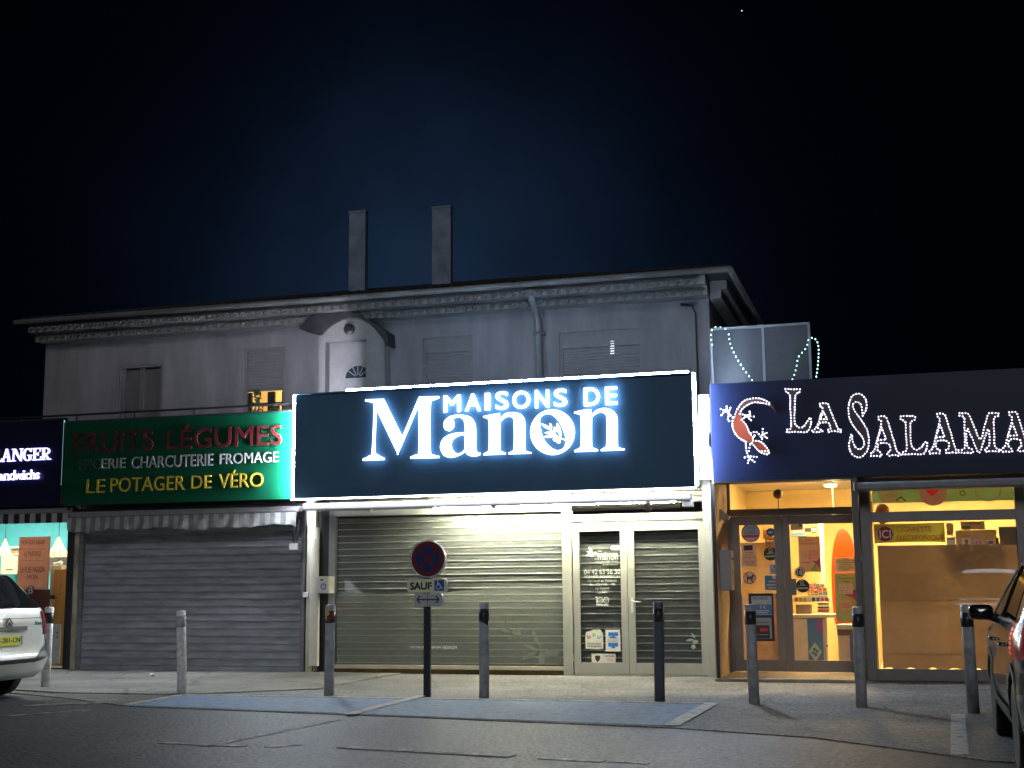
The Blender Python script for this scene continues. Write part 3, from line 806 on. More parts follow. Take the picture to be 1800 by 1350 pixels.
def ring(cx, cy, rx, ry, a0, a1, thick, thin, n=14):
    out = []
    for k in range(n):
        q = []
        for t in (a0+(a1-a0)*k/n, a0+(a1-a0)*(k+1)/n):
            w = thin+(thick-thin)*abs(math.cos(t))
            q.append((t, w))
        (t0, w0), (t1, w1) = q
        out.append([(cx+rx*math.cos(t0), cy+ry*math.sin(t0)), (cx+rx*math.cos(t1), cy+ry*math.sin(t1)), (cx+(rx-w1)*math.cos(t1), cy+(ry-w1*.8)*math.sin(t1)), (cx+(rx-w0)*math.cos(t0), cy+(ry-w0*.8)*math.sin(t0))])
    return out
SER['R'] += ring(.48, .72, .42, .28, -math.pi/2, math.pi/2, .22, .08)
SER['G'] += ring(.52, .5, .52, .5, R(42), R(318), .26, .08, 18)
yv = yb-.05
def serif(ch, x0, y0, x1, y1):
    X0, X1, Z0, Z1 = pr_(x0, y0, x1, y1, yv); a = MB()
    for k, pl in enumerate(SER[ch]): a.prism([(X0+x*(X1-X0), Z0+z*(Z1-Z0)) for x, z in pl], yv+k*.0006, yv+.025)
    for k, f in enumerate(a.f):
        ys_ = [a.v[i][1] for i in f]
        if max(ys_)-min(ys_) > 1e-5 or min(ys_) > yv+.02: a.m[k] = 1
    a.build('letter', [m_violet, m_violside], sg)
for q in (('L', -11.5, 790.5, 3.5, 812), ('A', 2.5, 789, 19.5, 811.5), ('N', 20, 788.7, 40.5, 810.5), ('G', 39, 787.8, 56.5, 810.2), ('E', 57, 787.5, 72, 808.8), ('R', 72, 787, 89, 808)): serif(*q)
for ch, x0, y0, x1, y1 in (('a', -4, 833, 5.5, 844.5), ('n', 6.5, 832.5, 16, 844), ('d', 16.5, 826.5, 26, 843.8), ('w', 26, 832.2, 38.5, 843), ('i', 39.5, 827, 43.3, 842.6), ('c', 44.5, 831.5, 52, 842.6), ('h', 53, 825.3, 61.5, 842), ('s', 62.3, 830.7, 69, 842)):
    a = MB(); ptext(a, ch, x0, y0, x1, y1, yv, .022, .03)
    X0, X1, Z0, Z1 = pr_(x0, y0, x1, y1, yv)
    if ch in 'nhi':
        w = (X1-X0)
        for q0, q1 in (((-.12, .38), (.62, 1.12)) if ch != 'i' else ((-.5, 1.5),)): a.box(X0+w*q0, X0+w*q1, yv+.0015, yv+.02, Z0-.002, Z0+.018)
    for k, f in enumerate(a.f):
        ys_ = [a.v[i][1] for i in f]
        if max(ys_)-min(ys_) > 1e-5 or min(ys_) > yv+.01: a.m[k] = 1
    a.build('letter', [m_violet, m_violside], sg)

# --- tobacconist sign with bead lettering
sx0, sx1 = PX(1250.5, 760, SF), PX(2010, 740, SF)
sz1, sz0 = avg2((1250, 675), (1432, 665), SF), avg2((1255, 847), (1495, 838.5), SF)
sg = thing('shop_sign', 'navy sign with salamander and La Salama spelled in rows of white led beads', 'sign', ((sx0+sx1)/2, SF, sz0))
a = MB(); a.box(sx0, sx1, SF, SF+.30, sz0, sz1); a.build('board', m_navy, sg, bev=.004)
a = MB(); a.box(sx0, PX(1500, 840, SF), SF-.03, SF+.3, sz0-.025, sz0-.002); a.build('frame', m_dark, sg)
m_plate = mat('letter plate', (.05, .03, .05), .5)
yp = SF-.02
def beaded(name, outs, off, sc, holes=(), step=.041, r=.0112, plate=True, pm=None, smooth=True):
    a = MB()
    L0 = [loopz([tuple(q)+((1,) if not smooth else ()) for q in o], off, sc, yp) for o in outs]
    H0 = [loopz([tuple(q)+(1,) for q in o], off, sc, yp) for o in holes]
    if plate:
        for lp in L0: filled(a, [lp]+H0, yp, .018)
    for lp in L0+H0:
        for x, z in along(lp, step): a.dome((x+random.uniform(-.003, .003), yp-.001, z+random.uniform(-.003, .003)), r*random.uniform(.85, 1.1), 1)
    return a.build(name, [pm or m_plate, m_dot], sg)
B3, S3 = (1250, 670), 6.4286
B4, S4 = (1480, 680), 5.625
beaded('letter', [[(840,90),(920,92),(1000,90),(998,125),(955,160),(945,300),(945,460),(970,510),(1020,525),(1070,485),(1115,412),(1130,450),(1120,520),(1075,575),(960,572),(862,578),(858,548),(905,520),(895,300),(890,160),(850,125)]], B3, S3)
Aout = [(1228,255),(1272,250),(1315,255),(1335,300),(1380,410),(1430,530),(1472,555),(1462,573),(1390,565),(1322,573),(1325,548),(1352,530),(1325,472),(1230,472),(1208,530),(1250,555),(1248,573),(1145,573),(1150,548),(1185,530),(1225,430),(1262,310),(1232,280)]
Ahole = [(1268,350),(1312,430),(1234,430)]
beaded('letter', [Aout], B3, S3, [Ahole])
beaded('letter', [[(205,285),(240,220),(243,150),(205,85),(150,68),(95,100),(68,180),(65,260),(85,340),(130,410),(185,475),(218,540),(212,592),(172,618),(128,590),(106,530),(97,468),(82,510),(68,580),(85,640),(125,685),(185,695),(240,650),(262,590),(265,520),(250,430),(205,350),(150,275),(110,210),(112,170),(142,148),(185,175),(200,230)]], B4, S4)
Ao2 = [(362,295),(400,292),(435,297),(452,340),(500,490),(545,640),(580,655),(573,680),(515,675),(455,680),(452,650),(480,630),(465,565),(370,562),(350,622),(388,655),(385,685),(340,682),(290,685),(288,655),(320,630),(355,500),(390,355),(364,320)]
Ah2 = [(392,405),(438,522),(348,528)]
def sh(l, dx, dy): return [(x+dx, y+dy) for x, y in l]
beaded('letter', [Ao2], B4, S4, [Ah2])
beaded('letter', [[(580,292),(650,290),(722,292),(716,325),(678,355),(678,460),(682,560),(705,608),(745,622),(790,592),(830,540),(846,575),(830,630),(798,666),(700,664),(605,668),(600,645),(640,620),(633,480),(626,350),(582,320)]], B4, S4)
beaded('letter', [sh(Ao2, 578, -27)], B4, S4, [sh(Ah2, 578, -27)])
beaded('letter', [[(1162,258),(1205,262),(1248,265),(1305,390),(1368,520),(1410,390),(1450,268),(1500,262),(1548,262),(1542,290),(1502,312),(1506,450),(1512,590),(1560,622),(1552,640),(1485,636),(1418,640),(1418,612),(1455,580),(1450,420),(1400,540),(1355,652),(1295,530),(1238,415),(1236,580),(1292,622),(1285,655),(1235,652),(1187,655),(1186,620),(1216,590),(1212,440),(1208,310),(1166,288)]], B4, S4)
beaded('letter', [sh(Ao2, 1292, -42)], B4, S4, [sh(Ah2, 1292, -42)])
# salamander: red body, dark tail, bead outline and feet
sal = MB()
body = loopz([(298,372),(335,385),(352,450),(400,500),(435,590),(462,640),(450,690),(400,682),(320,640),(272,580),(250,500),(255,430),(275,390)], B3, S3, yp)
head = loopz([(466,672),(520,680),(580,700),(628,750),(655,805),(635,828),(590,815),(545,790),(498,745)], B3, S3, yp)
tail = loopz([(262,405),(300,310),(370,225),(470,190),(570,200),(660,245),(700,290),(735,365,1),(705,320),(650,275),(560,245),(480,242),(400,275),(345,325),(325,375)], B3, S3, yp)
filled(sal, [body], yp, .02, 0); filled(sal, [head], yp, .02, 0); filled(sal, [tail], yp+.004, .016, 2)
def beads(pts, closed, step=.040, r=.0112, smooth=True):
    lp = loopz(pts, B3, S3, yp, closed)
    for x, z in along(lp, step, closed): sal.dome((x, yp-.001, z), r*random.uniform(.85, 1.1), 1)
beads([(262,405),(300,310),(370,225),(470,195),(570,200),(655,245)], False); beads([(655,262),(560,245),(480,240),(400,275),(345,325),(322,370)], False)
beads([(345,440),(400,500),(435,590),(450,605)], False); beads([(245,420),(240,500),(265,580),(320,645),(395,685)], False)
beads([(475,670),(560,685),(620,740),(655,800),(640,828),(590,815),(545,795),(498,745),(460,700)], False)
for ln in ([(245,410),(200,370),(150,330),(110,315)], [(155,330),(118,383)], [(178,335),(176,288)], [(200,345),(218,300)], [(205,370),(188,436),(205,450)], [(330,370),(400,385),(440,372),(435,345)], [(405,392),(482,400)], [(412,405),(450,442)], [(388,400),(350,435)],
           [(450,590),(500,572),(540,600),(575,655)], [(472,640),(490,615)], [(578,640),(583,540)], [(584,600),(628,585)], [(592,612),(632,642)], [(392,700),(400,790),(418,842)], [(442,715),(425,790)], [(380,862),(430,850),(515,856)], [(432,865),(415,925)], [(442,875),(490,912)], [(545,790),(600,790),(645,790)]):
    beads(ln, False)
sal.build('salamander_emblem', [mat('salamander red', (.42, .07, .03), .5, var=.2), m_dot, mat('tail brown', (.12, .04, .05), .5)], sg)

# ------------------------------------------------------------------ awnings
# white cassette under the middle sign
yc = SF-.02
cx0, cx1 = PX(531, 890, yc), PX(1213, 870, yc)
cz1, cz0 = avg2((545, 884.5), (1200, 867), yc), avg2((545, 896.5), (1200, 880), yc)
aw = thing('awning', 'long white folded awning cassette glowing under the middle sign', 'awning', ((cx0+cx1)/2, yc, cz0))
a = MB(); a.box(cx0, cx1, yc, yc+.24, cz0, cz1); a.build('cassette', m_whitemetal, aw, bev=.02)
a = MB(); zz = cz0-.06; a.tube([(PX(1005, 885, yc+.3), yc+.3, zz), (PX(1195, 880, yc+.3), yc+.3, zz)], .035, 10)
a.lathe([(.05, -.04), (.07, -.02), (.07, .05), (.05, .07)], (PX(1137, 884, yc+.3), yc+.3, zz), 12, axis='x'); a.build('arm', m_brownalu, aw, smooth=False)
a = MB(); a.box(cx1-.12, cx1+.02, yc+.02, yc+.22, cz0-.09, cz0-.002); a.build('bracket', m_whitebox, aw, bev=.01)
for x in (648, 868): 
    a = MB(); xx = PX(x, 885, yc+.1); a.box(xx-.04, xx+.04, yc+.05, yc+.25, cz0-.04, cz0-.002); a.build('bracket', m_creampost, aw, bev=.005)
# the lamp behind it that lights the shutters
ly = D-.42
lx0, lx1 = PX(760, 895, ly), PX(1190, 885, ly)
lz = cz0+.02
lamp = thing('batten_lamp', 'fluorescent batten lamp tucked under the middle sign behind the awning', 'lamp', ((lx0+lx1)/2, ly, lz))
a = MB(); a.box(lx0, lx1, ly-.05, ly+.05, lz+.03, lz+.07); a.build('housing', m_whitemetal, lamp)
a = MB(); a.tube([(lx0+.03, ly, lz), (lx1-.03, ly, lz)], .018, 8); a.build('tube', glow('warm green tube', (1.0, .97, .74), 460), lamp)
# striped valance over the grey shutter
yv_ = SF+.30
vx0, vx1 = PX(118, 920, yv_), PX(521, 905, yv_)
vz1 = avg2((125, 912), (515, 898.5), yv_); vz0 = vz1-.20
aw = thing('awning', 'old folded awning with pale striped scalloped valance above the grey shutter', 'awning', ((vx0+vx1)/2, yv_, vz0))
a = MB(); nst = 46
def val(u, v):
    x = vx0+(vx1-vx0)*u
    dz = (.20+.030*abs(math.sin(u*math.pi*nst/3))+.035*math.sin(u*19)*math.sin(u*7+1))*v
    return (x, yv_-.02*v+.018*math.sin(u*80+v*2)*v, vz1-dz)
for i in range(nst):
    a.grid(lambda u, v: val((i+u)/nst, v), 4, 3, m=i % 2)
a.build('valance', [mat('valance pale', (.24, .24, .225), .95, var=.25, scale=7), mat('valance grey', (.12, .125, .13), .95, var=.25, scale=7)], aw)
a = MB(); a.box(vx0, vx1+.02, yv_+.02, yv_+.20, vz1+.002, vz1+.10); a.build('cassette', m_trim, aw, bev=.02)
a = MB(); a.box(vx0+.1, vx1-.05, yv_+.06, D, vz1+.102, gz0-.05); a.build('hood', m_dark, aw)
# black and white valance of the bakery
yw = SF+.30
wx1 = PX(121, 910, yw); wx0 = PX(-180, 910, yw); wz1 = avg2((0, 904.5), (118, 901), yw); wz0 = avg2((0, 922), (118, 917.5), yw)
aw = thing('awning', 'black and white striped valance above the bakery window', 'awning', ((wx0+wx1)/2, yw, wz0))
a = MB(); st = abs(PX(18.7, 912, yw)-PX(0, 912, yw)); x = PX(119.5, 910, yw); k = 0
while x > wx0:
    a.box(x-st/2, x, yw+.004*math.sin(k*1.7), yw+.008+.004*math.sin(k*1.7), wz0, wz1, k % 2); x -= st/2; k += 1
a.build('valance', [mat('valance white', (.24, .22, .22), .9), m_black], aw)
a = MB(); a.box(wx0, wx1+.05, yw+.015, yw+.2, wz1+.002, bz0-.02); a.build('cassette', m_trim, aw, bev=.01)
# grey cassette on the right
yr = SF-.06
rx0, rx1 = PX(1504, 856, yr), PX(2010, 845, yr); rz1, rz0 = avg2((1510, 849), (1790, 838), yr), avg2((1510, 863), (1790, 853), yr)
aw = thing('awning', 'grey folded awning cassette above the papered shop window on the right', 'awning', ((rx0+rx1)/2, yr, rz0))
a = MB(); a.box(rx0, rx1, yr, yr+.3, rz0, rz1); a.build('cassette', mat('awning grey', (.20, .205, .225), .5), aw, bev=.03)
a = MB(); a.box(rx0-.03, rx0-.002, yr-.01, yr+.31, rz0-.01, rz1+.01); a.build('end_cap', m_brownalu, aw, bev=.01)
# ------------------------------------------------------------------ shops
def room(name, x0, x1, y0, y1, z0, z1, mw, mc, mf, parent):
    r = MB()
    r.add([(x0, y1, z0), (x1, y1, z0), (x1, y1, z1), (x0, y1, z1)], [(0, 1, 2, 3)])
    r.add([(x0, y0, z0), (x0, y1, z0), (x0, y1, z1), (x0, y0, z1)], [(0, 1, 2, 3)])
    r.add([(x1, y0, z0), (x1, y1, z0), (x1, y1, z1), (x1, y0, z1)], [(0, 3, 2, 1)])
    r.add([(x0, y0, z1), (x1, y0, z1), (x1, y1, z1), (x0, y1, z1)], [(0, 1, 2, 3)], 1)
    r.add([(x0, y0, z0), (x1, y0, z0), (x1, y1, z0), (x0, y1, z0)], [(0, 3, 2, 1)], 2)
    return r.build(name, [mw, mc, mf], parent)
def curtain(mb, x0, x1, z0, z1, y, p, m=0, ml=None):
    n = round((z1-z0)/p); p = (z1-z0)/n
    prof = [(0, .012), (.012, .000), (.045, -.011), (.09, -.015), (.135, -.010), (.165, .000), (.175, .005), (.5, .003), (.9, .006)]
    for k in range(n):
        z = z0+k*p; j0, j1 = random.gauss(0, .0016), random.gauss(0, .0016); d0, d1 = random.gauss(0, .0012), random.gauss(0, .0012)
        P = [(x0, y+dy+j0, z+t*p+(d0 if t < .9 else 0)) for t, dy in prof] + [(x1, y+dy+j1, z+t*p+(d1 if t < .9 else 0)) for t, dy in prof]
        q = len(prof)
        mb.add(P, [(i, i+q, i+q+1, i+1) for i in range(q-1)], m)
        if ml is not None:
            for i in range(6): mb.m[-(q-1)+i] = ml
        mb.add([(x0, y+.004, z+.9*p), (x1, y+.004, z+.9*p), (x1, y+.010, z+p), (x0, y+.010, z+p)], [(0, 1, 2, 3)], m)
    mb.add([(x0, y+.022, z0), (x1, y+.022, z0), (x1, y+.022, z1), (x0, y+.022, z1)], [(0, 1, 2, 3)], m)
ZT = 3.018      # underside of the flat roof

# --- bakery
bk = thing('bakery_shop', 'lit turquoise bakery shopfront with dark frame at the left edge', 'shop', (PX(60, 1000, D), D, 0))
X0, X1, Z0, Z1 = pr_(-190, 918, 118, 1172, D)
m_teal = mat('turquoise wall', (.09, .42, .44), .8, var=.05)
m_ceil = mat('ceiling white', (.75, .74, .70), .9, var=.03)
m_floor = mat('tile floor', (.35, .30, .25), .5, var=.1)
room('room', X0-.2, X1+.06, D+.12, D+2.6, .02, 2.95, m_teal, m_ceil, m_floor, bk)
a = MB(); a.box(X1+.002, PX(130, 1050, D), D-.06, D+.14, .0, ZT); a.box(X0-.3, X1, D-.02, D+.12, Z1+.002, ZT); a.box(X0-.3, X1, D-.03, D+.1, 0, Z0-.002)
a.build('window_frame', m_dark, bk, bev=.005)
a = MB(); a.box(X0-.2, X1, D+.03, D+.038, Z0, Z1); a.build('pane', m_glass, bk)
a = MB(); a.box(X0-.1, X1-.2, D+.9, D+1.5, 2.90, 2.945); a.build('ceiling_light', glow('bakery light', (1, .93, .84), 24), bk)
def pendant(px, ytip, ybase, hwpx, y, label):
    X = PX(px, ybase, y); zt, zb = PZ(px, ytip, y), PZ(px, ybase, y); r = abs(PX(px+hwpx, ybase, y)-X); h = zt-zb
    p = thing('pendant_lamp', label, 'lamp', (X, y, zb))
    a = MB(); n = 20
    prof = [(.06, 1), (.14, .93), (.30, .72), (.40, .58), (.52, .45), (.78, .22), (1.0, 0)]
    vs = []
    for q, t in prof:
        for k in range(n*2): vs.append((X+r*q*math.cos(math.pi*k/n), y+r*q*math.sin(math.pi*k/n), zb+h*t))
    for i in range(len(prof)-1):
        for k in range(n*2): a.add([vs[i*n*2+k], vs[i*n*2+(k+1) % (n*2)], vs[(i+1)*n*2+(k+1) % (n*2)], vs[(i+1)*n*2+k]], [(3, 2, 1, 0)], (k//2) % 2)
    a.build('lamp_shade', [mat('shade cream', (.75, .68, .48), .9, trans=.55), mat('shade gold', (.55, .40, .12), .9, trans=.45)], p)
    a = MB(); a.tube([(X, y, zt-.01), (X, y, 2.94)], .006, 5); a.build('cable', m_dark, p)
    a = MB(); a.lathe([(.02, -.04), (.045, 0), (.03, .05)], (X, y, zb+h*.25), 10); a.build('light_bulb', glow('pendant bulb', (1, .82, .45), 110), p)
pendant(102, 944, 979, 17, D+1.3, 'striped cream pendant lamp above the wooden cabinet in the bakery')
pendant(8, 947, 977, 11, D+1.3, 'striped cream pendant lamp left of the brown panel in the bakery')
# brown panel inside the window
y = D+.10
pn = thing('window_poster', 'tall brown poster panel with round B emblem inside the bakery window', 'poster', (PX(58, 1100, y), y, 0))
m_br = mat('brown panel', (.60, .36, .27), .8, var=.07, trans=.55); m_brd = mat('dark brown', (.16, .07, .06), .8, var=.07, trans=.4); m_brt = mat('brown print', (.20, .08, .055), .8)
a = MB(); a.pbox(32, 943.5, 86, 1036, y, .02); a.build('panel', m_br, pn)
a = MB(); a.pbox(30, 1036.2, 84, 1172, y, .02); a.build('panel', m_brd, pn)
a = MB()
for s_, b in (('MON BOULANGER', (38, 949.5, 79, 957)), ('LE PARTAGE', (43, 969, 72, 978)), ('LA PURE PASSION', (36, 996, 78, 1006.5)), ('MON', (48, 1010, 66, 1018))): ptext(a, s_, *b, y-.003, .002, 0)
for x0, y0, x1, y1 in ((34, 965, 80, 965.6), (40, 985, 76, 985.6), (47, 991.5, 64, 992)): a.pbox(x0, y0, x1, y1, y-.003, .002)
a.build('lettering', m_brt, pn)
a = MB(); c = pt(54, 1037, y); 
a.disc((c.x, y-.004, c.z), .077, .003, 0); a.disc((c.x, y-.007, c.z), .064, .002, 1); a.disc((c.x, y-.010, c.z), .058, .002, 0)
ptext(a, 'B', 50.4, 1031, 57.5, 1043.5, y-.014, .003, .02, 2)
a.build('emblem', [m_brd, m_br, m_paper], pn)
# furniture of the bakery
y = D+.75
cb = thing('wooden_cabinet', 'tall orange wood cabinet in the bakery beside the window frame', 'cabinet', (PX(108, 1100, y), y, .02))
a = MB(); a.pbox(92, 1001, 127, 1190, y, .5); a.build('body', mat('orange wood', (.55, .25, .06), .5, var=.2, scale=3, stretch=(6, 6, .6)), cb, bev=.006)
a = MB(); a.pbox(85, 1001, 91.6, 1190, y+.02, .48); a.build('side_panel', mat('pale wood', (.66, .40, .26), .6), cb)
a = MB(); a.pbox(88, 1046, 95, 1053, y-.02, .018); a.pbox(97, 1050, 99, 1052, y-.02, .018); a.build('lock', m_dark, cb)
y = D+.8
t = MB(); t.pbox(84, 994, 108, 1000.6, y, .3); t.lathe([(.02, 0), (.05, .02), (.05, .05), (.02, .06)], (PX(92, 992, y), y+.1, PZ(92, 994, y)+.001), 8); t.lathe([(.02, 0), (.05, .02), (.05, .06), (.02, .08)], (PX(100, 992, y), y+.1, PZ(100, 994, y)+.001), 8)
tag(t.build('bread_tray', mat('cream tray', (.72, .62, .42), .6), None, bev=.003), 'cream tray of small rolls on top of the wooden cabinet', 'tray')
t = MB(); xx = PX(113, 996, y); t.lathe([(.045, 0), (.05, .05), (.045, .10), (.03, .13)], (xx, y+.15, PZ(113, 1000.5, y)), 12)
tag(t.build('red_jar', mat('red jar', (.55, .03, .04), .3), None), 'small red jar on top of the wooden cabinet', 'jar')
y = D+2.5
t = MB(); t.pbox(86, 979, 130, 1002, y, .08); t.pbox(100, 977, 103, 1003, y-.02, .018)
tag(t.build('oven', mat('oven dark', (.10, .09, .08), .3), None, bev=.004), 'dark built in oven on the turquoise bakery back wall', 'oven')
y = D+2.2
t = MB(); t.pbox(2, 978, 30, 1009, y, .3); t.pbox(10, 1000.5, 22, 1001.5, y-.01, .009, 1)
tag(t.build('wall_cupboard', [mat('cream cupboard', (.70, .56, .36), .6), m_dark], None), 'cream wall cupboard in the bakery left of the brown panel', 'cupboard')
t = MB(); t.pbox(12, 960, 36, 963.5, y, .25); t.pbox(12, 973, 36, 976, y, .25)
for k in range(3): t.lathe([(.05, 0), (.06, .05), (.03, .08)], (PX(19+6*k, 970, y), y+.1, PZ(19, 972.8, y)), 8, m=1)
tag(t.build('wall_shelf', [mat('pale shelf', (.72, .50, .36), .6), mat('bread', (.55, .28, .1), .8)], None), 'pale shelf with round loaves above the cream wall cupboard', 'shelf')
y = D-.25
t = MB(); t.pbox(92, 1097, 105, 1166, y, .03); t.pbox(99, 1111, 102, 1113.5, y-.004, .003, 1); t.pbox(99, 1119, 102, 1121.5, y-.004, .003, 2)
tag(t.build('metal_panel', [mat('grey green metal', (.30, .31, .28), .6, var=.2), m_dark, m_signred], None), 'grey metal panel leaning beside the bakery window behind the striped bollard', 'panel')

# --- green grocer
gr = thing('grocery_shop', 'closed green grocer shopfront with lowered grey roller shutter', 'shop', (PX(335, 1100, D), D, 0))
X0, X1, Z0, Z1 = pr_(141, 927, 534, 1180.5, D)
a = MB(); curtain(a, X0+.03, X1-.03, .085, Z1, D+.02, .122); sh_ = a.build('roller_shutter', m_greyslat, gr)
a = MB(); a.box(X0+.03, X1-.03, D, D+.05, .016, .082); a.build('bottom_bar', m_greyslat, sh_, bev=.004)
for xa, xb in ((X0-.035, X0+.045), (X1-.045, X1+.03)):
    a = MB(); a.box(xa, xb, D-.03, D+.018, .015, Z1); a.build('guide_rail', mat('guide rail', (.15, .15, .16), .5, metal=.3, var=.25), gr)
a = MB(); a.box(PX(130.5, 1050, D), X0-.037, D-.05, D+.2, .015, ZT); a.build('pier', mat('peeling cream paint', (.30, .275, .20), .85, var=.5, scale=4, bump=.3, stretch=(2, 2, .8)), gr)
a = MB(); a.box(PX(130.5, 1050, D)+.001, X1+.03, D+.03, D+.2, Z1+.003, ZT); a.build('lintel', m_trim, gr)
# blade lamp hanging at the right end of the valance
yy = SF+.45
a = thing('wall_bracket', 'dark metal bracket with small white box under the right end of the valance', 'bracket', (PX(518, 945, yy), yy, PZ(518, 968, yy)))
b = MB(); xx = PX(516, 930, yy); b.tube([(xx, yy, PZ(516, 908, yy)), (xx, yy, PZ(516, 950, yy)), (xx+.04, yy-.02, PZ(516, 955, yy))], .012, 6); b.tube([(xx+.09, yy+.02, PZ(516, 915, yy)), (xx+.06, yy, PZ(516, 958, yy))], .009, 6); b.build('rod', m_dark, a)
b = MB(); b.pbox(508, 955, 521, 966, yy-.03, .06); b.build('box', m_whitebox, a, bev=.006)

# --- middle shop
md = thing('office_shop', 'brightly lit shopfront with silver roller shutter and cream double door', 'shop', (PX(900, 1100, D), D, 0))
X0, X1, Z0, Z1 = pr_(588, 904, 990, 1170, D)
xl, xr = PX(541, 1050, D), PX(1256, 1050, D)
YS = D+.13
m_lip = mat('slat lip painted highlight', (.74, .75, .70), .35, metal=.0, var=.06, scale=3)  # bright lip colour carries the painted highlight along each slat
a = MB(); curtain(a, X0, X1-.002, Z0+.02, Z1, YS, .1085, 0, 1); a.build('roller_shutter', [m_galv, m_lip], md)
a = MB(); a.box(X0, X1-.002, D+.02, D+.026, Z0+.003, Z1-.003); pane = a.build('pane', m_glass, md)
# pale sheet painting a reflection on the lower half, with olive twig foil
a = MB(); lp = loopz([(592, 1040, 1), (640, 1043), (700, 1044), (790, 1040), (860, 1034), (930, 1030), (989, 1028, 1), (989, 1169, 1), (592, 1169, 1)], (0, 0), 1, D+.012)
filled(a, [lp], D+.012, .003); film = a.build('reflection_film', m_reflection, md)
a = MB()
for p, q, w in (((933,1105),(951,1140),3.5),((919,1160),(944,1144),4.5),((921,1135),(946,1143),3.5)): filled(a, [loopz(leafpoly(p, q, w), (0, 0), 1, D+.006)], D+.006+random.uniform(0, .003), .001)
for cx, cy, rx, ry in ((969,1148,12,7),(952,1157,6,11)): filled(a, [loopz(ell(cx, cy, rx, ry, 14), (0, 0), 1, D+.006, n=1)], D+.006+random.uniform(0, .003), .001)
a.build('olive_twig', glass('twig foil', (.8, .85, .75), film=.22, filmcol=(.55, .58, .48), rough=.4), film)
a = MB()
for cx, cy, rx, ry in ((908,1112,8,5),(896,1122,3.5,5)): filled(a, [loopz(ell(cx, cy, rx, ry, 14), (0, 0), 1, D+.006, n=1)], D+.006+random.uniform(0, .003), .001)
for p, q, w in (((888,1092),(897,1112),3),((876,1106),(896,1112),2.5)): filled(a, [loopz(leafpoly(p, q, w), (0, 0), 1, D+.006)], D+.006+random.uniform(0, .003), .001)
a.build('olive_twig', glass('twig foil', (.8, .85, .75), film=.22, filmcol=(.55, .58, .48), rough=.4), film)
a = MB(); ptext(a, 'UNE MARQUE DU GROUPE', 721, 1135.6, 775.5, 1140.4, D+.006, .001); ptext(a, 'HEXAOM', 778, 1135, 803, 1141, D+.006, .001, .02)
a.build('lettering', m_paper, film)
# piers, mullion, head, sill
a = MB(); a.box(xl, PX(556, 1050, D), D-.06, D+.25, .01, ZT); a.build('pier', m_creampost, md)
a = MB(); a.box(PX(556, 1050, D)+.001, PX(578, 1050, D), D+.05, D+.1, .01, ZT); a.build('side_panel', mat('black panel', (.03, .032, .035), .4), md)
a = MB(); a.box(PX(578.3, 1050, D), X0-.003, D-.03, D+.12, .01, ZT); a.build('guide_rail', mat('steel rail', (.35, .36, .36), .4, metal=.5), md)
a = MB(); a.box(X0, X1, D-.03, D+.1, Z1+.003, Z1+.10); a.build('transom', m_alu, md, bev=.004)
a = MB(); curtain(a, X0, xr-.02, Z1+.104, ZT, D+.06, .09); a.build('shutter_box', m_alu, md)
a = MB(); a.box(X0-.005, X1, D-.035, D+.1, .075, Z0+.002); a.build('sill', m_creampost, md, bev=.004)
a = MB(); a.box(X0-.005, X1, D+.0, D+.12, .001, .0745); a.build('base', mat('rusty base', (.10, .055, .02), .8, var=.4), md)
a = MB(); a.box(X1+.001, PX(1007, 1050, D), D-.05, D+.1, .005, ZT); a.build('mullion', m_alu, md, bev=.004)
a = MB(); a.box(PX(1240.5, 1050, D), PX(1256, 1050, D), D-.055, D+.2, .001, ZT); a.build('mullion', m_alu, md, bev=.004)
DX0, DX1 = PX(1009, 1060, D), PX(1250, 1060, D)-.055
HZ = avg2((1010, 918), (1240, 919), D)
a = MB(); a.box(PX(1007, 1050, D)+.001, PX(1240.5, 1050, D)-.001, D-.052, D+.1, HZ+.03, HZ+.14); a.build('transom', m_alu, md, bev=.006)
a = MB(); a.box(PX(1007, 1050, D)+.001, PX(1240.5, 1050, D)-.001, D-.02, D+.1, HZ+.002, HZ+.029); a.build('door_frame', m_alu, md)
a = MB(); a.box(DX0, DX1+.05, D-.05, D+.08, .001, .022); a.build('threshold', m_alu, md)
a = MB(); curtain(a, DX0+.02, DX1, .03, HZ+.05, D+.15, .1085, 0, 1); a.build('roller_shutter', [m_galv, m_lip], md)
def leaf(x0, x1, z0, z1, st, y, parent, fm, gm, rails, hinge_x, handle_x=None, name='door'):
    """door leaf: stiles st wide, rails = (bottom, top) heights"""
    a = MB()
    a.box(x0, x0+st, y, y+.05, z0, z1); a.box(x1-st, x1, y, y+.05, z0, z1); a.box(x0+st+.0005, x1-st-.0005, y+.001, y+.049, z0, z0+rails[0]); a.box(x0+st+.0005, x1-st-.0005, y+.001, y+.049, z1-rails[1], z1)
    d = a.build(name, fm, parent, bev=.003)
    a = MB(); a.box(x0+st, x1-st, y+.02, y+.026, z0+rails[0]+.001, z1-rails[1]-.001); a.build('pane', gm, d)
    for z in (z0+.18, z1-.22):
        a = MB(); a.tube([(hinge_x, y-.012, z), (hinge_x, y-.012, z+.11)], .012, 8); a.build('hinge', fm, d)
    return d
xm = PX(1105, 1060, D)
d1 = leaf(DX0, xm-.003, .03, HZ-.002, .105, D-.035, md, m_alu, m_glassdark, (.17, .12), DX0-.01)
d2 = leaf(xm+.003, DX1, .03, HZ-.002, .105, D-.035, md, m_alu, m_glassdark, (.17, .12), DX1+.01)
a = MB(); hx, hz = PX(1112, 1060, D), PZ(1112, 1057, D-.04)
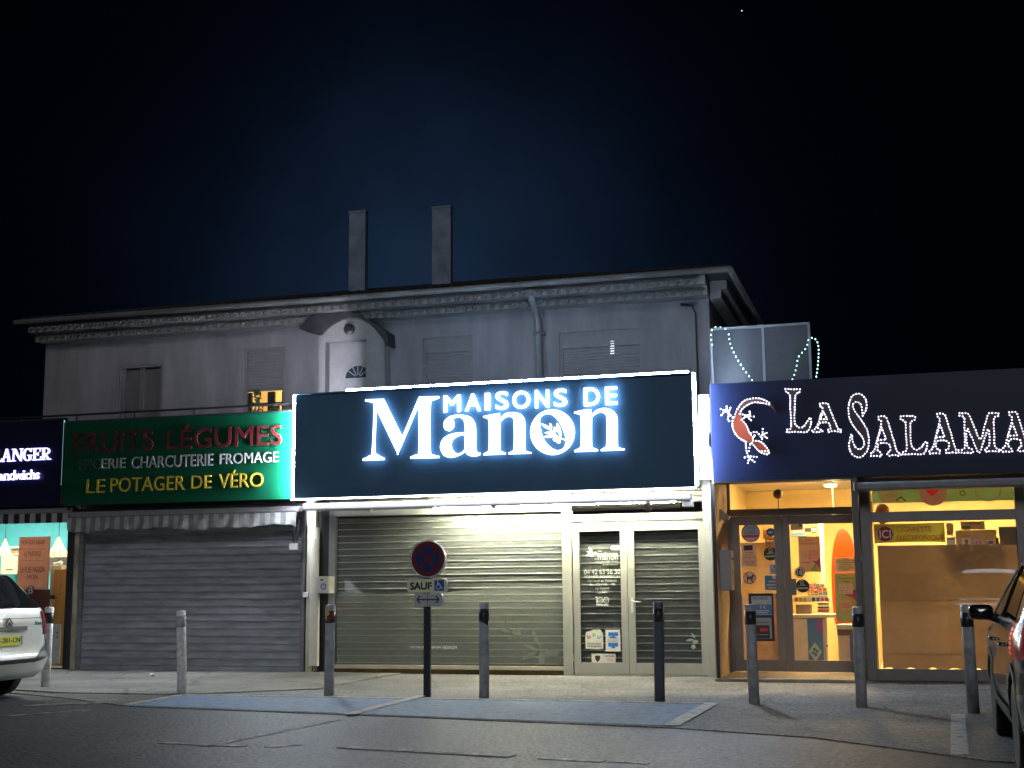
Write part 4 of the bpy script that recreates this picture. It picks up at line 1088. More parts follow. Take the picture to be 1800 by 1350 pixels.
a.box(hx-.018, hx+.018, D-.047, D-.036, hz-.17, hz+.05); a.tube([(hx, D-.036, hz), (hx, D-.085, hz), (hx+.02, D-.09, hz-.002), (hx+.14, D-.09, hz-.012)], .011, 8); a.build('handle', m_whitemetal, d2, bev=.002)
# foil lettering and stickers on the left leaf
y = D-.0175
m_foil = mat('pale foil', (.62, .65, .55), .6)
a = MB()
for s_, b, bo in (('les', (1051, 966.5, 1057.5, 970), 0), ('maisons', (1050, 970.5, 1085.5, 977.5), .02), ('manon', (1051, 977.2, 1086, 983.8), .03), ('de', (1045, 980, 1050, 983.6), 0), ('VILLAS DU SUD', (1045, 986, 1086.5, 988), 0), ('groupe hexaom', (1059.5, 990.5, 1086, 994), .01),
                  ('04 42 63 56 30', (1027, 1000.5, 1090, 1009.5), .0), ("HORAIRES D'OUVERTURE", (1027, 1011, 1090, 1016.2), 0), ('Du Lundi au Vendredi', (1033.5, 1018, 1084, 1022.7), 0), ('9h - 12h / 14h - 19h', (1036.5, 1024.7, 1081.5, 1030), 0), ('Le Samedi', (1047, 1032, 1071, 1035.7), 0), ('Sur RDV', (1049.5, 1038, 1069, 1043), 0)):
    ptext(a, s_, *b, y, .001, bo)
a.build('lettering', m_foil, d1)
a = MB(); k = 0
for p, q, w in (((1035,961),(1041,971.5),2.2),((1031,969),(1039,971.5),1.2),((1030.5,977),(1039,972),1.6)): filled(a, [loopz(leafpoly(p, q, w), (0, 0), 1, y)], y+k*.0004, .001); k += 1
for cx, cy, rx, ry in ((1046,972.6,4,2.6),(1040.2,976,2.3,3.2)): filled(a, [loopz(ell(cx, cy, rx, ry, 14), (0, 0), 1, y, n=1)], y+k*.0004, .001); k += 1
a.build('olive_emblem', m_foil, d1)
a = MB(); a.pbox(1048, 1049, 1050.6, 1061, y, .001); a.pbox(1046.5, 1049, 1047.9, 1051, y, .001)
for cx in (1055.2, 1065.5):
    c = pt(cx, 1055, y); o_ = [(c.x+.046*math.cos(2*math.pi*k/28), c.z+.05*math.sin(2*math.pi*k/28)) for k in range(28)]; i_ = [(c.x+.035*math.cos(2*math.pi*k/28), c.z+.038*math.sin(2*math.pi*k/28)) for k in range(28)]
    filled(a, [o_, i_], y-.0005*(cx-1055)/10, .001)
    for zz in (-.012, 0, .012): a.box(c.x-.022, c.x+.022, y, y+.001, c.z+zz-.003, c.z+zz+.003)
a.pbox(1048, 1062, 1069.5, 1064.5, y, .001); a.build('lettering', m_foil, d1)
def sticker(parent, polys, y, mats, name='sticker'):
    a = MB(); polys(a); return a.build(name, mats, parent)
m_lblue = mat('sticker pale blue', (.35, .60, .80), .5); m_blue2 = mat('sticker blue', (.02, .18, .50), .5); m_sred = mat('sticker red', (.50, .04, .04), .5); m_sgreen = mat('sticker green', (.38, .55, .18), .5); m_cream = mat('sticker cream', (.68, .66, .55), .5)
a = MB(); filled(a, [loopz([(1073.5, 961, 1), (1077, 959.3, 1), (1092, 959.8, 1), (1094, 962), (1093.5, 966.3, 1), (1076, 966.6, 1), (1073.5, 965, 1)], (0, 0), 1, y)], y, .001); a.pbox(1073.8, 960.3, 1079, 966, y-.001, .0009, 1); a.pbox(1081, 962, 1092, 962.6, y-.001, .0009, 2); a.pbox(1081, 964, 1092, 964.6, y-.001, .0009, 2); a.build('sticker', [m_paper, m_lblue, m_blue2], d1)
a = MB(); filled(a, [loopz([(1029.5, 1113.5), (1037, 1109.5), (1044.5, 1106), (1048, 1107), (1052, 1106), (1056.5, 1108), (1057.5, 1112, 1), (1060, 1114.5), (1060.5, 1137), (1058, 1140.3), (1032, 1140.3), (1029.5, 1137)], (0, 0), 1, y)], y, .001)
c = pt(1044.3, 1116, y); a.disc((c.x, y-.001, c.z), .031, .0009, 1)
for cx, mm in ((1035, 2), (1052.5, 3)):
    c = pt(cx, 1119, y); filled(a, [[(c.x+.030*math.cos(t*.2+2.2), c.z+.034*math.sin(t*.2+2.2)) for t in range(24)] + [(c.x+.021*math.cos(t*.2+2.2), c.z+.024*math.sin(t*.2+2.2)) for t in range(23, -1, -1)]], y-.001, .0009, mm)
    a.disc((c.x, y-.001, c.z-.004), .010, .0009, mm, 10)
ptext(a, 'constructeur', 1032.3, 1130, 1057.5, 1133, y-.001, .0009, 0, 4); ptext(a, 'citoyen', 1032.3, 1133.5, 1057.5, 1139, y-.001, .0009, .01, 4)
a.build('sticker', [m_cream, m_sgreen, m_sred, m_blue2, m_ink], d1)
a = MB(); a.pbox(1064.5, 1107, 1090.5, 1145, y, .001); a.pbox(1069.5, 1111.5, 1086.5, 1118, y-.001, .0009, 1)
for q in ((1069.5, 1121.5, 1086.5, 1121.6),): pass
p_ = [pt(*q, y) for q in ((1069.5, 1121.5), (1078, 1117.7), (1086.5, 1121.5), (1078, 1119.3))]; filled(a, [[(q.x, q.z) for q in (p_[0], p_[1], p_[2])]], y-.002, .0009, 1)
a.pbox(1069.5, 1130, 1086.5, 1136.5, y-.001, .0009, 1); a.pbox(1075, 1136.7, 1081, 1139.5, y-.001, .0009, 1)
ptext(a, 'le constructeur', 1069, 1123.7, 1088, 1125.6, y-.001, .0009, 0, 2); ptext(a, 'de maisons', 1070, 1126.4, 1086, 1127.8, y-.001, .0009, 0, 1)
a.build('sticker', [m_paper, m_blue2, m_sred], d1)
a = MB(); a.pbox(1040, 1149, 1082, 1173, y, .001)
filled(a, [loopz([(1046, 1153, 1), (1050.5, 1152), (1055, 1153, 1), (1054.5, 1159), (1050.5, 1164, 1), (1046.5, 1159)], (0, 0), 1, y)], y-.001, .0009, 1)
ptext(a, 'PARTENAIRE', 1063.5, 1151.8, 1080, 1155.3, y-.001, .0009, 0, 2); ptext(a, '19.20', 1067, 1157.8, 1077, 1161.5, y-.001, .0009, .01, 3); ptext(a, 'RUGBY CLUB TOULONNAIS', 1042.5, 1165, 1080, 1168.4, y-.001, .0009, 0, 3); a.pbox(1053, 1169.3, 1070, 1171.5, y-.001, .0009, 3)
a.build('sticker', [m_cream, mat('crest', (.05, .01, .012), .5), m_ink, m_sred], d1)
# faint olive foil on the right leaf
a = MB(); k = 0
for p, q, w in (((1215, 1113), (1222, 1122), 2), ((1206, 1126), (1220, 1124), 2)): filled(a, [loopz(leafpoly(p, q, w), (0, 0), 1, y)], y+k*.0004, .001); k += 1
for cx, cy, rx, ry in ((1222, 1128, 5, 3.5), (1219, 1137, 4, 4)): filled(a, [loopz(ell(cx, cy, rx, ry, 12), (0, 0), 1, y, n=1)], y+k*.0004, .001); k += 1
a.build('olive_emblem', mat('dim foil', (.42, .46, .36), .6), d2)
# cable duct, boxes round the middle shop
yd = D-.13
du = thing('cable_duct', 'cream vertical cable duct on the pier left of the silver shutter', 'cable duct', (PX(551, 1172, yd), yd, 0))
a = MB(); a.pbox(544.5, 927, 558, 1044, yd, .07); a.pbox(543, 1044.2, 558, 1171, yd-.012, .082); a.build('cover', mat('duct cream', (.62, .60, .52), .5, var=.06), du, bev=.006)
a = MB()
for k in range(3):
    x = PX(548+3*k, 1175, yd); a.tube([(x, yd+.03, PZ(550, 1170, yd)), (x+.02*k, yd+.02, PZ(550, 1178, yd)), (x+.05, yd+.04, .012)], .009, 5)
a.build('cable', mat('brown cable', (.12, .07, .03), .6), du)
ym = D-.30
me_ = thing('meter_box', 'cream meter box with round blue sticker on the duct by the silver shutter', 'meter box', (PX(569, 1044, ym), ym, PZ(569, 1044, ym)))
a = MB(); a.pbox(556.5, 1013, 578, 1043, ym, .24); a.build('body', mat('box cream', (.60, .58, .50), .45, var=.05), me_, bev=.006)
a = MB(); a.pbox(559, 1016, 576.5, 1041, ym-.006, .005); dd = a.build('door', mat('box cream', (.60, .58, .50), .45), me_)
a = MB(); c = pt(568.5, 1031, ym-.009); a.disc((c.x, ym-.009, c.z), .052, .002); a.disc((c.x, ym-.012, c.z), .042, .002, 1); 
for zz in (-.014, 0, .014): a.box(c.x-.028, c.x+.028, ym-.015, ym-.0125, c.z+zz-.004, c.z+zz+.004, 2)
a.pbox(562.5, 1018, 568, 1020.5, ym-.009, .002, 3); a.build('sticker', [mat('label violet', (.10, .09, .32), .5), mat('label mauve', (.25, .23, .5), .5), m_paper, m_ink], dd)
a = MB(); ys_ = D-.09; a.pbox(532, 1041, 542, 1050, ys_, .05)
tag(a.build('junction_box', m_whitebox, None, bev=.004), 'small pale junction box on the pier left of the cream duct', 'junction box')
# electric boxes right of the middle sign
yb_ = SF+.34
pl = MB(); pl.box(PX(1224, 780, SF+.5), PX(1249, 780, SF+.5), SF+.5, SF+.53, PZ(1237, 842, SF+.5), PZ(1237, 694, SF+.5))
tag(pl.build('backing_board', m_whitemetal, None), 'white backing board between the middle sign and the navy sign', 'board')
jb = thing('electric_cabinet', 'white electric box with clipped fuse strip right of the middle sign', 'electric box', (PX(1235, 780, yb_), yb_, PZ(1235, 842, yb_)))
a = MB(); a.pbox(1226.5, 756, 1245, 784, yb_, .15); a.build('body', m_whitebox, jb, bev=.006)
a = MB(); a.pbox(1226, 786, 1250, 842, yb_+.04, .11); a.build('body', m_whitebox, jb, bev=.006)
a = MB(); a.pbox(1229, 706, 1236.5, 752, yb_+.09, .06)
for yy in (709, 722, 735, 746): a.pbox(1228, yy, 1237.5, yy+4, yb_+.07, .02, 1)
a.build('fuse_strip', [m_trim, m_whitemetal], jb)
a = MB(); a.tube([(PX(1228, 697, yb_+.1), yb_+.1, PZ(1228, 697, yb_+.1)), (PX(1248, 697, yb_+.1), yb_+.1, PZ(1248, 697, yb_+.1))], .012, 6); a.build('rod', m_dark, jb)

# --- tobacconist
D4 = D+.55            # door plane, set back in the porch
FW = SF+.02           # front face of the piers
tb = thing('tobacco_shop', 'warmly lit tobacconist shopfront with brown aluminium door and papered window', 'shop', (PX(1500, 1100, D), D, 0))
m_warmwall = mat('yellow wall', (.72, .56, .26), .85, var=.05); m_warmfloor = mat('warm floor', (.40, .30, .2), .5)
xR0 = PX(1284, 1050, D4); xR1 = PX(1505, 1050, FW)+.14
YW = D-.25           # plane of the bay window
xb0, xb1 = PX(1534, 1000, YW), PX(1791, 1000, YW)
xEnd = PX(2010, 1000, YW)
# room
room('room', xR0-.1, xEnd+.2, D4+.06, D4+3.4, .03, 3.0, m_warmwall, m_ceil, m_warmfloor, tb)
a = MB(); a.add([(xR1+.25, YW+.06, 3.0), (xEnd+.2, YW+.06, 3.0), (xEnd+.2, D4+.06, 3.0), (xR1+.25, D4+.06, 3.0)], [(0, 1, 2, 3)]); a.add([(xR1+.25, YW+.06, .03), (xEnd+.2, YW+.06, .03), (xEnd+.2, D4+.06, .03), (xR1+.25, D4+.06, .03)], [(3, 2, 1, 0)]); a.add([(xEnd+.2, YW+.06, .03), (xEnd+.2, D4+.06, .03), (xEnd+.2, D4+.06, 3.0), (xEnd+.2, YW+.06, 3.0)], [(0, 1, 2, 3)])
a.build('room', m_warmwall, tb)
a = MB(); a.box(PX(1256.6, 1050, FW), PX(1262, 1050, FW), FW-.01, FW+.1, .001, sz0-.03); a.build('corner_strip', m_dark, tb)
xp = PX(1262, 1050, FW)
a = MB(); a.box(PX(1256.6, 1050, FW), xp, FW+.101, D4+.1, .001, ZT); a.add([(xp+.001, FW+.02, .001), (xp+.001, D4, .001), (xp+.001, D4, ZT), (xp+.001, FW+.02, ZT)], [(0, 3, 2, 1)], 0); a.build('pier', m_pier, tb)
a = MB(); a.box(xp+.002, xR0-.002, D4-.02, D4+.1, .05, ZT); a.build('jamb', m_brownalu, tb)
# right pier of the porch
xq0, xq1 = PX(1505, 1050, FW), PX(1517, 1050, FW)
a = MB(); a.box(xq0, xq1, FW, YW-.02, .001, ZT-.001); a.build('pier', mat('grey pier', (.11, .105, .105), .6), tb, bev=.006)
a = MB(); a.box(xq0+.002, xb0-.0, YW-.019, D4-.04, .001, ZT-.002); a.build('pier', m_brownalu, tb, bev=.004)
a = MB(); a.box(PX(1256.6, 1190, SF), xq0-.002, SF-.02, D4+.05, .001, .045); a.build('threshold', m_slab, tb, bev=.008)
a = MB(); a.box(xp+.002, xq0-.002, SF+.31, D4+.1, 2.92, ZT-.001); a.build('soffit', m_trim, tb)
# door set
zt4 = PZ(1400, 846, D4); zr1, zr0 = PZ(1400, 893, D4), PZ(1400, 906, D4)
a = MB(); a.box(xR0, xR1, D4-.03, D4+.06, zr0+.002, zr1); a.box(xR0, xR1, D4-.03, D4+.06, zt4+.02, 2.95); a.box(xR0, xR0+.045, D4-.025, D4+.055, .05, zr0); a.box(xR0, xR0+.045, D4-.025, D4+.055, zr1+.001, zt4+.019); a.box(xR1-.04, xR1, D4-.025, D4+.055, .05, zt4+.019); a.build('door_frame', m_brownalu, tb, bev=.004)
a = MB(); a.box(xR0+.046, xR1-.041, D4+.01, D4+.016, zr1+.001, zt4+.019); a.build('pane', m_glass, tb)
xm4 = PX(1380, 1050, D4)
t1 = leaf(xR0+.047, xm4-.002, .055, zr0-.002, .125, D4-.02, tb, m_brownalu, m_glass, (.17, .13), xR0+.047)
t2 = leaf(xm4+.002, xR1-.042, .055, zr0-.002, .105, D4-.02, tb, m_brownalu, m_glass, (.17, .13), xR1-.042)
a = MB(); a.pbox(1390, 1017, 1400, 1046, D4-.055, .034); a.build('handle', m_brownalu, t2, bev=.006)
# stickers on the doors
y = D4-.004
def pdisc(a, px, py, rpx, y, m, n=28):
    c = pt(px, py, y); r = abs(PX(px+rpx, py, y)-c.x); a.disc((c.x, y, c.z), r, .0009, m, n)
m_navyst = mat('sticker navy', (.03, .03, .12), .5); m_blackst = mat('sticker black', (.02, .02, .018), .5); m_lime = mat('sticker lime', (.45, .45, .15), .5); m_grey = mat('sticker grey', (.45, .47, .55), .5)
def st(parent, mats, fn):
    a = MB(); fn(a); a.build('sticker', mats, parent)
def f(a):
    pdisc(a, 1319.5, 937, 16.5, y, 1); pdisc(a, 1319.5, 937, 15, y-.001, 0); a.pbox(1306, 940.5, 1333.5, 945, y-.002, .0009, 2); ptext(a, 'LOTO', 1312, 926, 1327, 930, y-.002, .0009, .02, 3); ptext(a, 'Point', 1314.5, 932, 1324.5, 934.5, y-.002, .0009, .01, 4); ptext(a, 'de paiement', 1308, 935.5, 1331, 938.7, y-.002, .0009, .01, 4)
st(t1, [mat('sticker mauve', (.40, .40, .52), .5), mat('rim red brown', (.12, .03, .04), .5), m_sred, m_blue2, m_navyst], f)
def f(a): pdisc(a, 1354.5, 935.5, 7.2, y, 0); pdisc(a, 1354.5, 935.5, 4.5, y-.001, 1); a.pbox(1350.5, 934.5, 1358.5, 936.5, y-.002, .0009, 2)
st(t1, [m_navyst, m_blue2, m_grey], f)
def f(a): pdisc(a, 1354.5, 973.5, 12, y, 0); pdisc(a, 1354.5, 966.5, 3.6, y-.001, 1); pdisc(a, 1354.5, 966.5, 2.2, y-.002, 0); a.pbox(1345.5, 976.5, 1363.5, 979.3, y-.001, .0009, 1); a.pbox(1350, 970.5, 1359, 971.5, y-.001, .0009, 2); a.pbox(1348, 972.7, 1361, 973.7, y-.001, .0009, 2)
st(t1, [m_blackst, m_lime, m_grey], f)
def f(a):
    a.pbox(1304.5, 957.5, 1329, 996, y, .001); a.pbox(1307.5, 958.5, 1323, 967.5, y-.001, .0009, 1)
    for k in range(8): w = (8, 7, 11, 10, 2, 10, 9, 6)[k]; a.pbox(1317-w, 971+k*3, 1317+w, 971.9+k*3, y-.001, .0009, 2)
st(t1, [mat('poster cream', (.66, .55, .45), .7, trans=.3), m_ink, m_sred], f)
def f(a):
    pdisc(a, 1317.5, 1015.5, 11, y, 0); pdisc(a, 1317.5, 1015.5, 9.2, y-.001, 1)
    filled(a, [loopz([(1310.5, 1012), (1313, 1014, 1), (1320, 1013), (1322.5, 1010), (1325.5, 1011.5), (1324, 1014), (1323, 1019, 1), (1322.5, 1023, 1), (1321, 1023, 1), (1320.5, 1018.5, 1), (1315.5, 1018.5, 1), (1315, 1023, 1), (1313.5, 1023, 1), (1313, 1017)], (0, 0), 1, y)], y-.002, .0009, 2)
    p_ = [pt(*q, y) for q in ((1310.5, 1008.5), (1312, 1007), (1324.5, 1022.5), (1323, 1024))]; filled(a, [[(q.x, q.z) for q in p_]], y-.003, .0009, 0)
st(t1, [m_sred, m_cream, m_ink], f)
def f(a): a.pbox(1353, 992, 1369, 1009, y, .001); a.pbox(1360, 994, 1362, 999, y-.001, .0009, 1); a.pbox(1355, 1001, 1366, 1002, y-.001, .0009, 1); a.pbox(1355, 1004, 1363, 1005, y-.001, .0009, 1)
st(t1, [m_grey, m_blue2], f)
def f(a):
    a.pbox(1344.5, 1011.5, 1370, 1037, y, .001); a.pbox(1358, 1012.5, 1369, 1017.5, y-.001, .0009, 1)
    for yy, w in ((1021, 7), (1027, 10), (1032.3, 7)): a.pbox(1358-w, yy, 1358+w, yy+2.2, y-.001, .0009, 1); a.pbox(1358-w*.7, yy+.8, 1358+w*.7, yy+1.4, y-.002, .0009, 2)
st(t1, [mat('sticker teal', (.06, .22, .34), .5), m_paper, m_sred], f)
# poster frame and whitened glass in the lower left leaf
a = MB(); a.pbox(1306, 1043.5, 1375, 1166, D4+.0065, .001); a.build('window_film', mat('whitened glass', (.72, .60, .48), .9, trans=.75), t1)
yp4 = D4-.04
pf = thing('framed_poster', 'dark framed pair of adverts hanging low on the left tobacconist door', 'poster', (PX(1340, 1127, yp4), yp4, PZ(1340, 1127, yp4)))
a = MB(); a.pbox(1317, 1043, 1360.5, 1127, yp4, .015); a.build('frame', mat('frame navy', (.02, .022, .05), .4), pf, bev=.004)
a = MB(); a.pbox(1321, 1048, 1356.5, 1081, yp4-.003, .002); a.pbox(1323, 1062.5, 1356.5, 1080, yp4-.0045, .001, 1); ptext(a, 'MOMENT', 1324, 1049.5, 1350, 1054.5, yp4-.0045, .001, 0, 2); ptext(a, '5 \u20ac', 1336, 1064, 1346, 1070, yp4-.006, .001, .01, 3); a.pbox(1328, 1073, 1352, 1074.3, yp4-.006, .001, 3); a.pbox(1330, 1076.5, 1349, 1077.6, yp4-.006, .001, 3)
a.build('advert', [mat('advert pale', (.42, .50, .55), .5), mat('advert blue', (.06, .18, .42), .5), m_ink, m_paper], pf)
a = MB(); a.pbox(1321.5, 1086, 1356.5, 1122.5, yp4-.003, .002); a.pbox(1325, 1099, 1353, 1122, yp4-.0045, .001, 1); ptext(a, 'Nouveautes', 1327, 1091, 1351, 1095.5, yp4-.0045, .001, 0, 1); a.pbox(1336, 1104, 1350, 1110, yp4-.006, .001, 2); a.pbox(1329, 1115, 1350, 1116.2, yp4-.006, .001, 0)
a.build('advert', [mat('advert grey', (.30, .34, .38), .5), m_ink, m_sred], pf)
def f(a): pdisc(a, 1405.5, 1006, 9.2, y, 0); pdisc(a, 1405.5, 1006, 8.2, y-.001, 1); pdisc(a, 1405.5, 1006, 7, y-.002, 0); ptext(a, '18', 1401, 1001.7, 1410.5, 1010.5, y-.003, .0009, .03, 1)
st(t2, [m_blackst, m_cream], f)
def f(a): pdisc(a, 1411, 1030, 11.8, y, 0); pdisc(a, 1409.5, 1022.5, 3.4, y-.001, 1); pdisc(a, 1409.5, 1022.5, 2, y-.002, 0); a.pbox(1401.5, 1032.5, 1420, 1035.3, y-.001, .0009, 1); a.pbox(1406, 1026.5, 1415, 1027.4, y-.001, .0009, 2); a.pbox(1404, 1028.7, 1417, 1029.6, y-.001, .0009, 2)
st(t2, [m_blackst, m_lime, m_grey], f)
# bay window
zb0 = .16; zu1, zu0, zl1 = PZ(1660, 858, YW), PZ(1660, 897.5, YW), PZ(1660, 915.5, YW)
a = MB(); a.box(xb0, xEnd, YW-.03, YW+.05, zl1, zu0); a.box(xb0, xEnd, YW-.025, YW+.05, .001, zb0); a.box(xb0, xEnd, YW-.025, YW+.05, zu1, ZT); a.box(xb1, xb1+.13, YW-.035, YW+.055, .001, ZT-.002); a.box(xb1+.9, xEnd, YW-.02, YW+.05, zb0+.001, ZT-.003); a.build('window_frame', m_brownalu, tb, bev=.004)
a = MB(); a.box(xEnd+.001, xEnd+.5, SF+.31, D4+.4, .001, ZT-.001); a.build('pier', m_pier, tb)
a = MB(); a.box(xb0, xb1+.9, YW+.01, YW+.016, zb0, zl1); a.build('pane', m_glass, tb)
a = MB(); a.box(xb0, xb1+.9, YW+.01, YW+.016, zu0, zu1); a.build('pane', m_glass, tb)
# inside wall between porch and bay
a = MB(); a.box(xb0-.005, xb0+.02, YW+.07, D4+.2, .03, 3.0); a.box(xR1+.002, xb0-.006, D4-.03, D4+.06, .03, 3.0); a.build('partition', m_warmwall, tb)
# ceiling lamps of the shop
for i, (px, yy) in enumerate(((1462, D4+1.0), (1640, D4+.75), (1720, D4+1.6))):
    X = PX(px, 900, yy); l = thing('ceiling_spotlight', ('round warm ceiling spotlight behind the tobacconist door', 'round warm ceiling spotlight behind the upper bay window', 'warm ceiling spotlight deep in the tobacconist above the papered window')[i], 'lamp', (X, yy, 2.9))
    a = MB(); a.lathe([(.11, .09), (.11, .03), (.09, .0)], (X, yy, 2.9), 16); a.build('housing', m_whitemetal, l)
    a = MB(); a.lathe([(.085, -.012), (.085, -.002)], (X, yy, 2.9), 16); a.build('diffuser', glow('warm spot', (1, .70, .31), 2700), l)
X = PX(1466, 912, D4+.9)
l = thing('bulb_lamp', 'small bright bare bulb seen at the top of the right tobacconist door', 'lamp', (X, D4+.9, PZ(1466, 913, D4+.9)))
a = MB(); a.lathe([(.012, -.03), (.035, 0), (.02, .04)], (X, D4+.9, PZ(1466, 914, D4+.9)), 10); a.build('light_bulb', glow('bare bulb', (1, .8, .45), 250), l)
a = MB(); a.tube([(X, D4+.9, PZ(1466, 914, D4+.9)+.04), (X, D4+.9, 3.0)], .008, 5); a.build('cable', m_whitebox, l)
a = MB(); c = pt(1364, 866, D4-.06); a.lathe([(.075, 0), (.075, .03), (.06, .06), (.03, .075)], (c.x, D4+.3, c.z), 18, axis='y'); a.box(c.x-.006, c.x+.006, D4+.27, D4+.3, c.z-.36, c.z-.08)
tag(a.build('round_alarm', mat('alarm brown', (.10, .04, .02), .4), None), 'round brown alarm sounder behind the glass above the tobacconist door', 'alarm')
# wall lamp and letter box on the left reveal
yq = FW+.55
wl = thing('wall_lamp', 'triangular grey wall lamp on the left reveal of the tobacconist porch', 'lamp', (xp+.06, yq, PZ(1272, 912, yq)))
a = MB(); zc = PZ(1272, 906, yq); a.add([(xp+.004, yq-.07, zc+.10), (xp+.004, yq+.07, zc+.10), (xp+.004, yq+.07, zc-.06), (xp+.004, yq-.07, zc-.06), (xp+.14, yq-.05, zc-.03), (xp+.14, yq+.05, zc-.03), (xp+.12, yq+.05, zc-.07), (xp+.12, yq-.05, zc-.07)],
      [(0, 4, 5, 1), (4, 7, 6, 5), (0, 3, 7, 4), (1, 5, 6, 2), (3, 2, 6, 7), (0, 1, 2, 3)]); a.build('lamp_shade', mat('lamp grey', (.24, .19, .16), .5), wl, bev=.005)
yq = FW+.25
lb = thing('letter_box', 'pale grey letter box fixed to the left reveal of the tobacconist porch', 'letter box', (xp+.1, yq, PZ(1278, 1038, yq)))
z1, z0 = PZ(1278, 967, yq), PZ(1278, 1038, yq)
a = MB(); a.box(xp+.003, PX(1285, 1000, yq), yq, yq+.34, z0, z1); a.build('body', mat('letter box grey', (.32, .32, .34), .5, var=.05), lb, bev=.01)
a = MB(); a.box(PX(1285, 1000, yq)+.001, PX(1285, 1000, yq)+.006, yq+.05, yq+.29, z1-.14, z1-.11); a.box(PX(1285, 1000, yq)+.001, PX(1285, 1000, yq)+.006, yq+.16, yq+.19, z0+.25, z0+.29); a.build('slot', m_dark, lb)

# --- things inside the tobacconist
yi = D4+1.9
sb = thing('surfboard', 'orange surfboard standing against the yellow wall inside the tobacconist', 'surfboard', (PX(1482, 1090, yi), yi, .05))
lp = loopz([(1480, 930), (1489, 934), (1498, 950), (1505, 985), (1508, 1030), (1504, 1075), (1492, 1110), (1480, 1112), (1468, 1095), (1463, 1050), (1461.5, 1000), (1465, 960), (1472, 936)], (0, 0), 1, yi)
a = MB(); filled(a, [lp], yi, .06); a.build('board', mat('orange gloss', (.58, .035, .003), .25, var=.15, scale=2, stretch=(8, 1, .5)), sb, bev=.02)
def poster(name, label, px, y, mats, fn, cat='poster'):
    p = thing(name, label, cat, (PX((px[0]+px[2])/2, px[3], y), y, PZ((px[0]+px[2])/2, px[3], y)))
    a = MB(); a.pbox(*px, y, .004); a.build('sheet', mats[0], p)
    a = MB(); fn(a, y-.0025); a.build('print', mats[1:], p)
m_pink = mat('poster salmon', (.62, .36, .26), .8); m_pgreen = mat('poster green', (.42, .45, .20), .8); m_purple = mat('poster purple', (.28, .04, .18), .7); m_bgreen = mat('poster leaf green', (.14, .35, .08), .7)
def f(a, y):
    ptext(a, 'AMIGO', 1414.5, 948.5, 1429, 951.7, y, .001, .02, 1); ptext(a, 'LA LOTO GRATUITE', 1408, 954, 1437, 957, y, .001, 0, 0)
    for s_, yy in (('20 000\u20ac', 967), ('PAR MOIS', 971.2), ('PENDANT', 975.4), ('20 ANS', 979.6)): ptext(a, s_, 1421, yy, 1437.5, yy+3, y, .001, .01, 1)
    filled(a, [loopz([(1425, 984, 1), (1435, 986), (1441.5, 978, 1), (1441.5, 1003.5, 1), (1437, 994)], (0, 0), 1, y)], y, .001, 2); filled(a, [loopz([(1424, 1004, 1), (1429, 996), (1434, 990, 1), (1438, 1004, 1)], (0, 0), 1, y)], y-.0012, .001, 3)
    a.pbox(1407.5, 968, 1418, 982, y, .001, 4); a.pbox(1409, 988, 1424, 989, y, .001, 0)
poster('poster', 'salmon lottery poster with purple and green corner inside the tobacconist door', (1404, 943, 1442.5, 1005.5), D4+.6, [m_pink, m_ink, m_sred, m_purple, m_bgreen, mat('ticket', (.5, .36, .28), .7)], f)
def f(a, y):
    ptext(a, 'AMIGO', 1478.5, 1010, 1493, 1013, y, .001, .02, 1); a.pbox(1474, 1016, 1499, 1016.8, y, .001, 0); a.pbox(1481, 1022, 1493, 1023, y, .001, 0)
    for s_, yy in (('20 000\u20ac', 1027), ('PAR MOIS', 1031.5), ('PENDANT', 1036), ('20 ANS', 1040.5)): a.pbox(1475, yy-.6, 1499, yy+3.7, y, .001, 4); ptext(a, s_, 1477, yy, 1497, yy+3.1, y-.0015, .001, .01, 1)
    filled(a, [loopz([(1484, 1046, 1), (1496, 1040), (1507, 1035, 1), (1507.5, 1060, 1), (1499, 1051)], (0, 0), 1, y)], y+.0012, .001, 2)
    a.pbox(1478, 1055, 1497, 1071, y, .001, 3)
    for k in range(4): a.pbox(1479, 1060+k*2.5, 1496, 1060.6+k*2.5, y-.0012, .001, 1)
poster('poster', 'olive green lottery poster hanging in front of the orange surfboard', (1468, 1006.5, 1508, 1094), D4+.55, [m_pgreen, m_ink, m_sred, m_purple, mat('ticket pink', (.70, .42, .32), .7), m_paper], f)
def f(a, y):
    for k, w in enumerate((5, 16, 15, 10, 12, 14, 7)): a.pbox(1487-w, 982.5+k*3.1, 1487+w, 983.4+k*3.1, y, .001, 0)
poster('poster', 'cream handwritten notice above the olive green lottery poster', (1467.5, 980.5, 1508, 1005.5), D4+.5, [mat('notice cream', (.75, .62, .40), .8), m_ink], f)
def f(a, y): a.pbox(1414.5, 928, 1426, 935, y, .001, 0); a.pbox(1427, 925.5, 1434.5, 937.5, y, .001, 0); a.pbox(1428.5, 928, 1433, 935, y-.0012, .001, 1); a.pbox(1391, 933.5, 1415, 936, y, .001, 1); a.pbox(1391, 937.5, 1416, 942.5, y, .001, 2)
poster('hanging_sign', 'orange hanging sign with dark diamond at the top of the right tobacconist door', (1391, 922.5, 1436.5, 943), D4+1.2, [mat('sign orange', (.62, .36, .14), .7), m_ink, m_paper, mat('sign blue strip', (.10, .24, .48), .6)], f, 'sign')
a = MB(); y = D4+.35; a.pbox(1390, 917, 1411.5, 931, y, .12); a.pbox(1404.5, 921.5, 1408.5, 925.5, y-.005, .004, 1); tag(a.build('projector', [mat('device grey', (.30, .29, .32), .5), m_dark], None, bev=.005), 'grey device box at the top left of the right tobacconist door', 'device')
a = MB(); a.pbox(1441.5, 900, 1449.5, 1079, D4+1.6, .12); tag(a.build('column', mat('pale column', (.80, .72, .50), .7), None), 'pale square column inside the tobacconist between poster and surfboard', 'column')
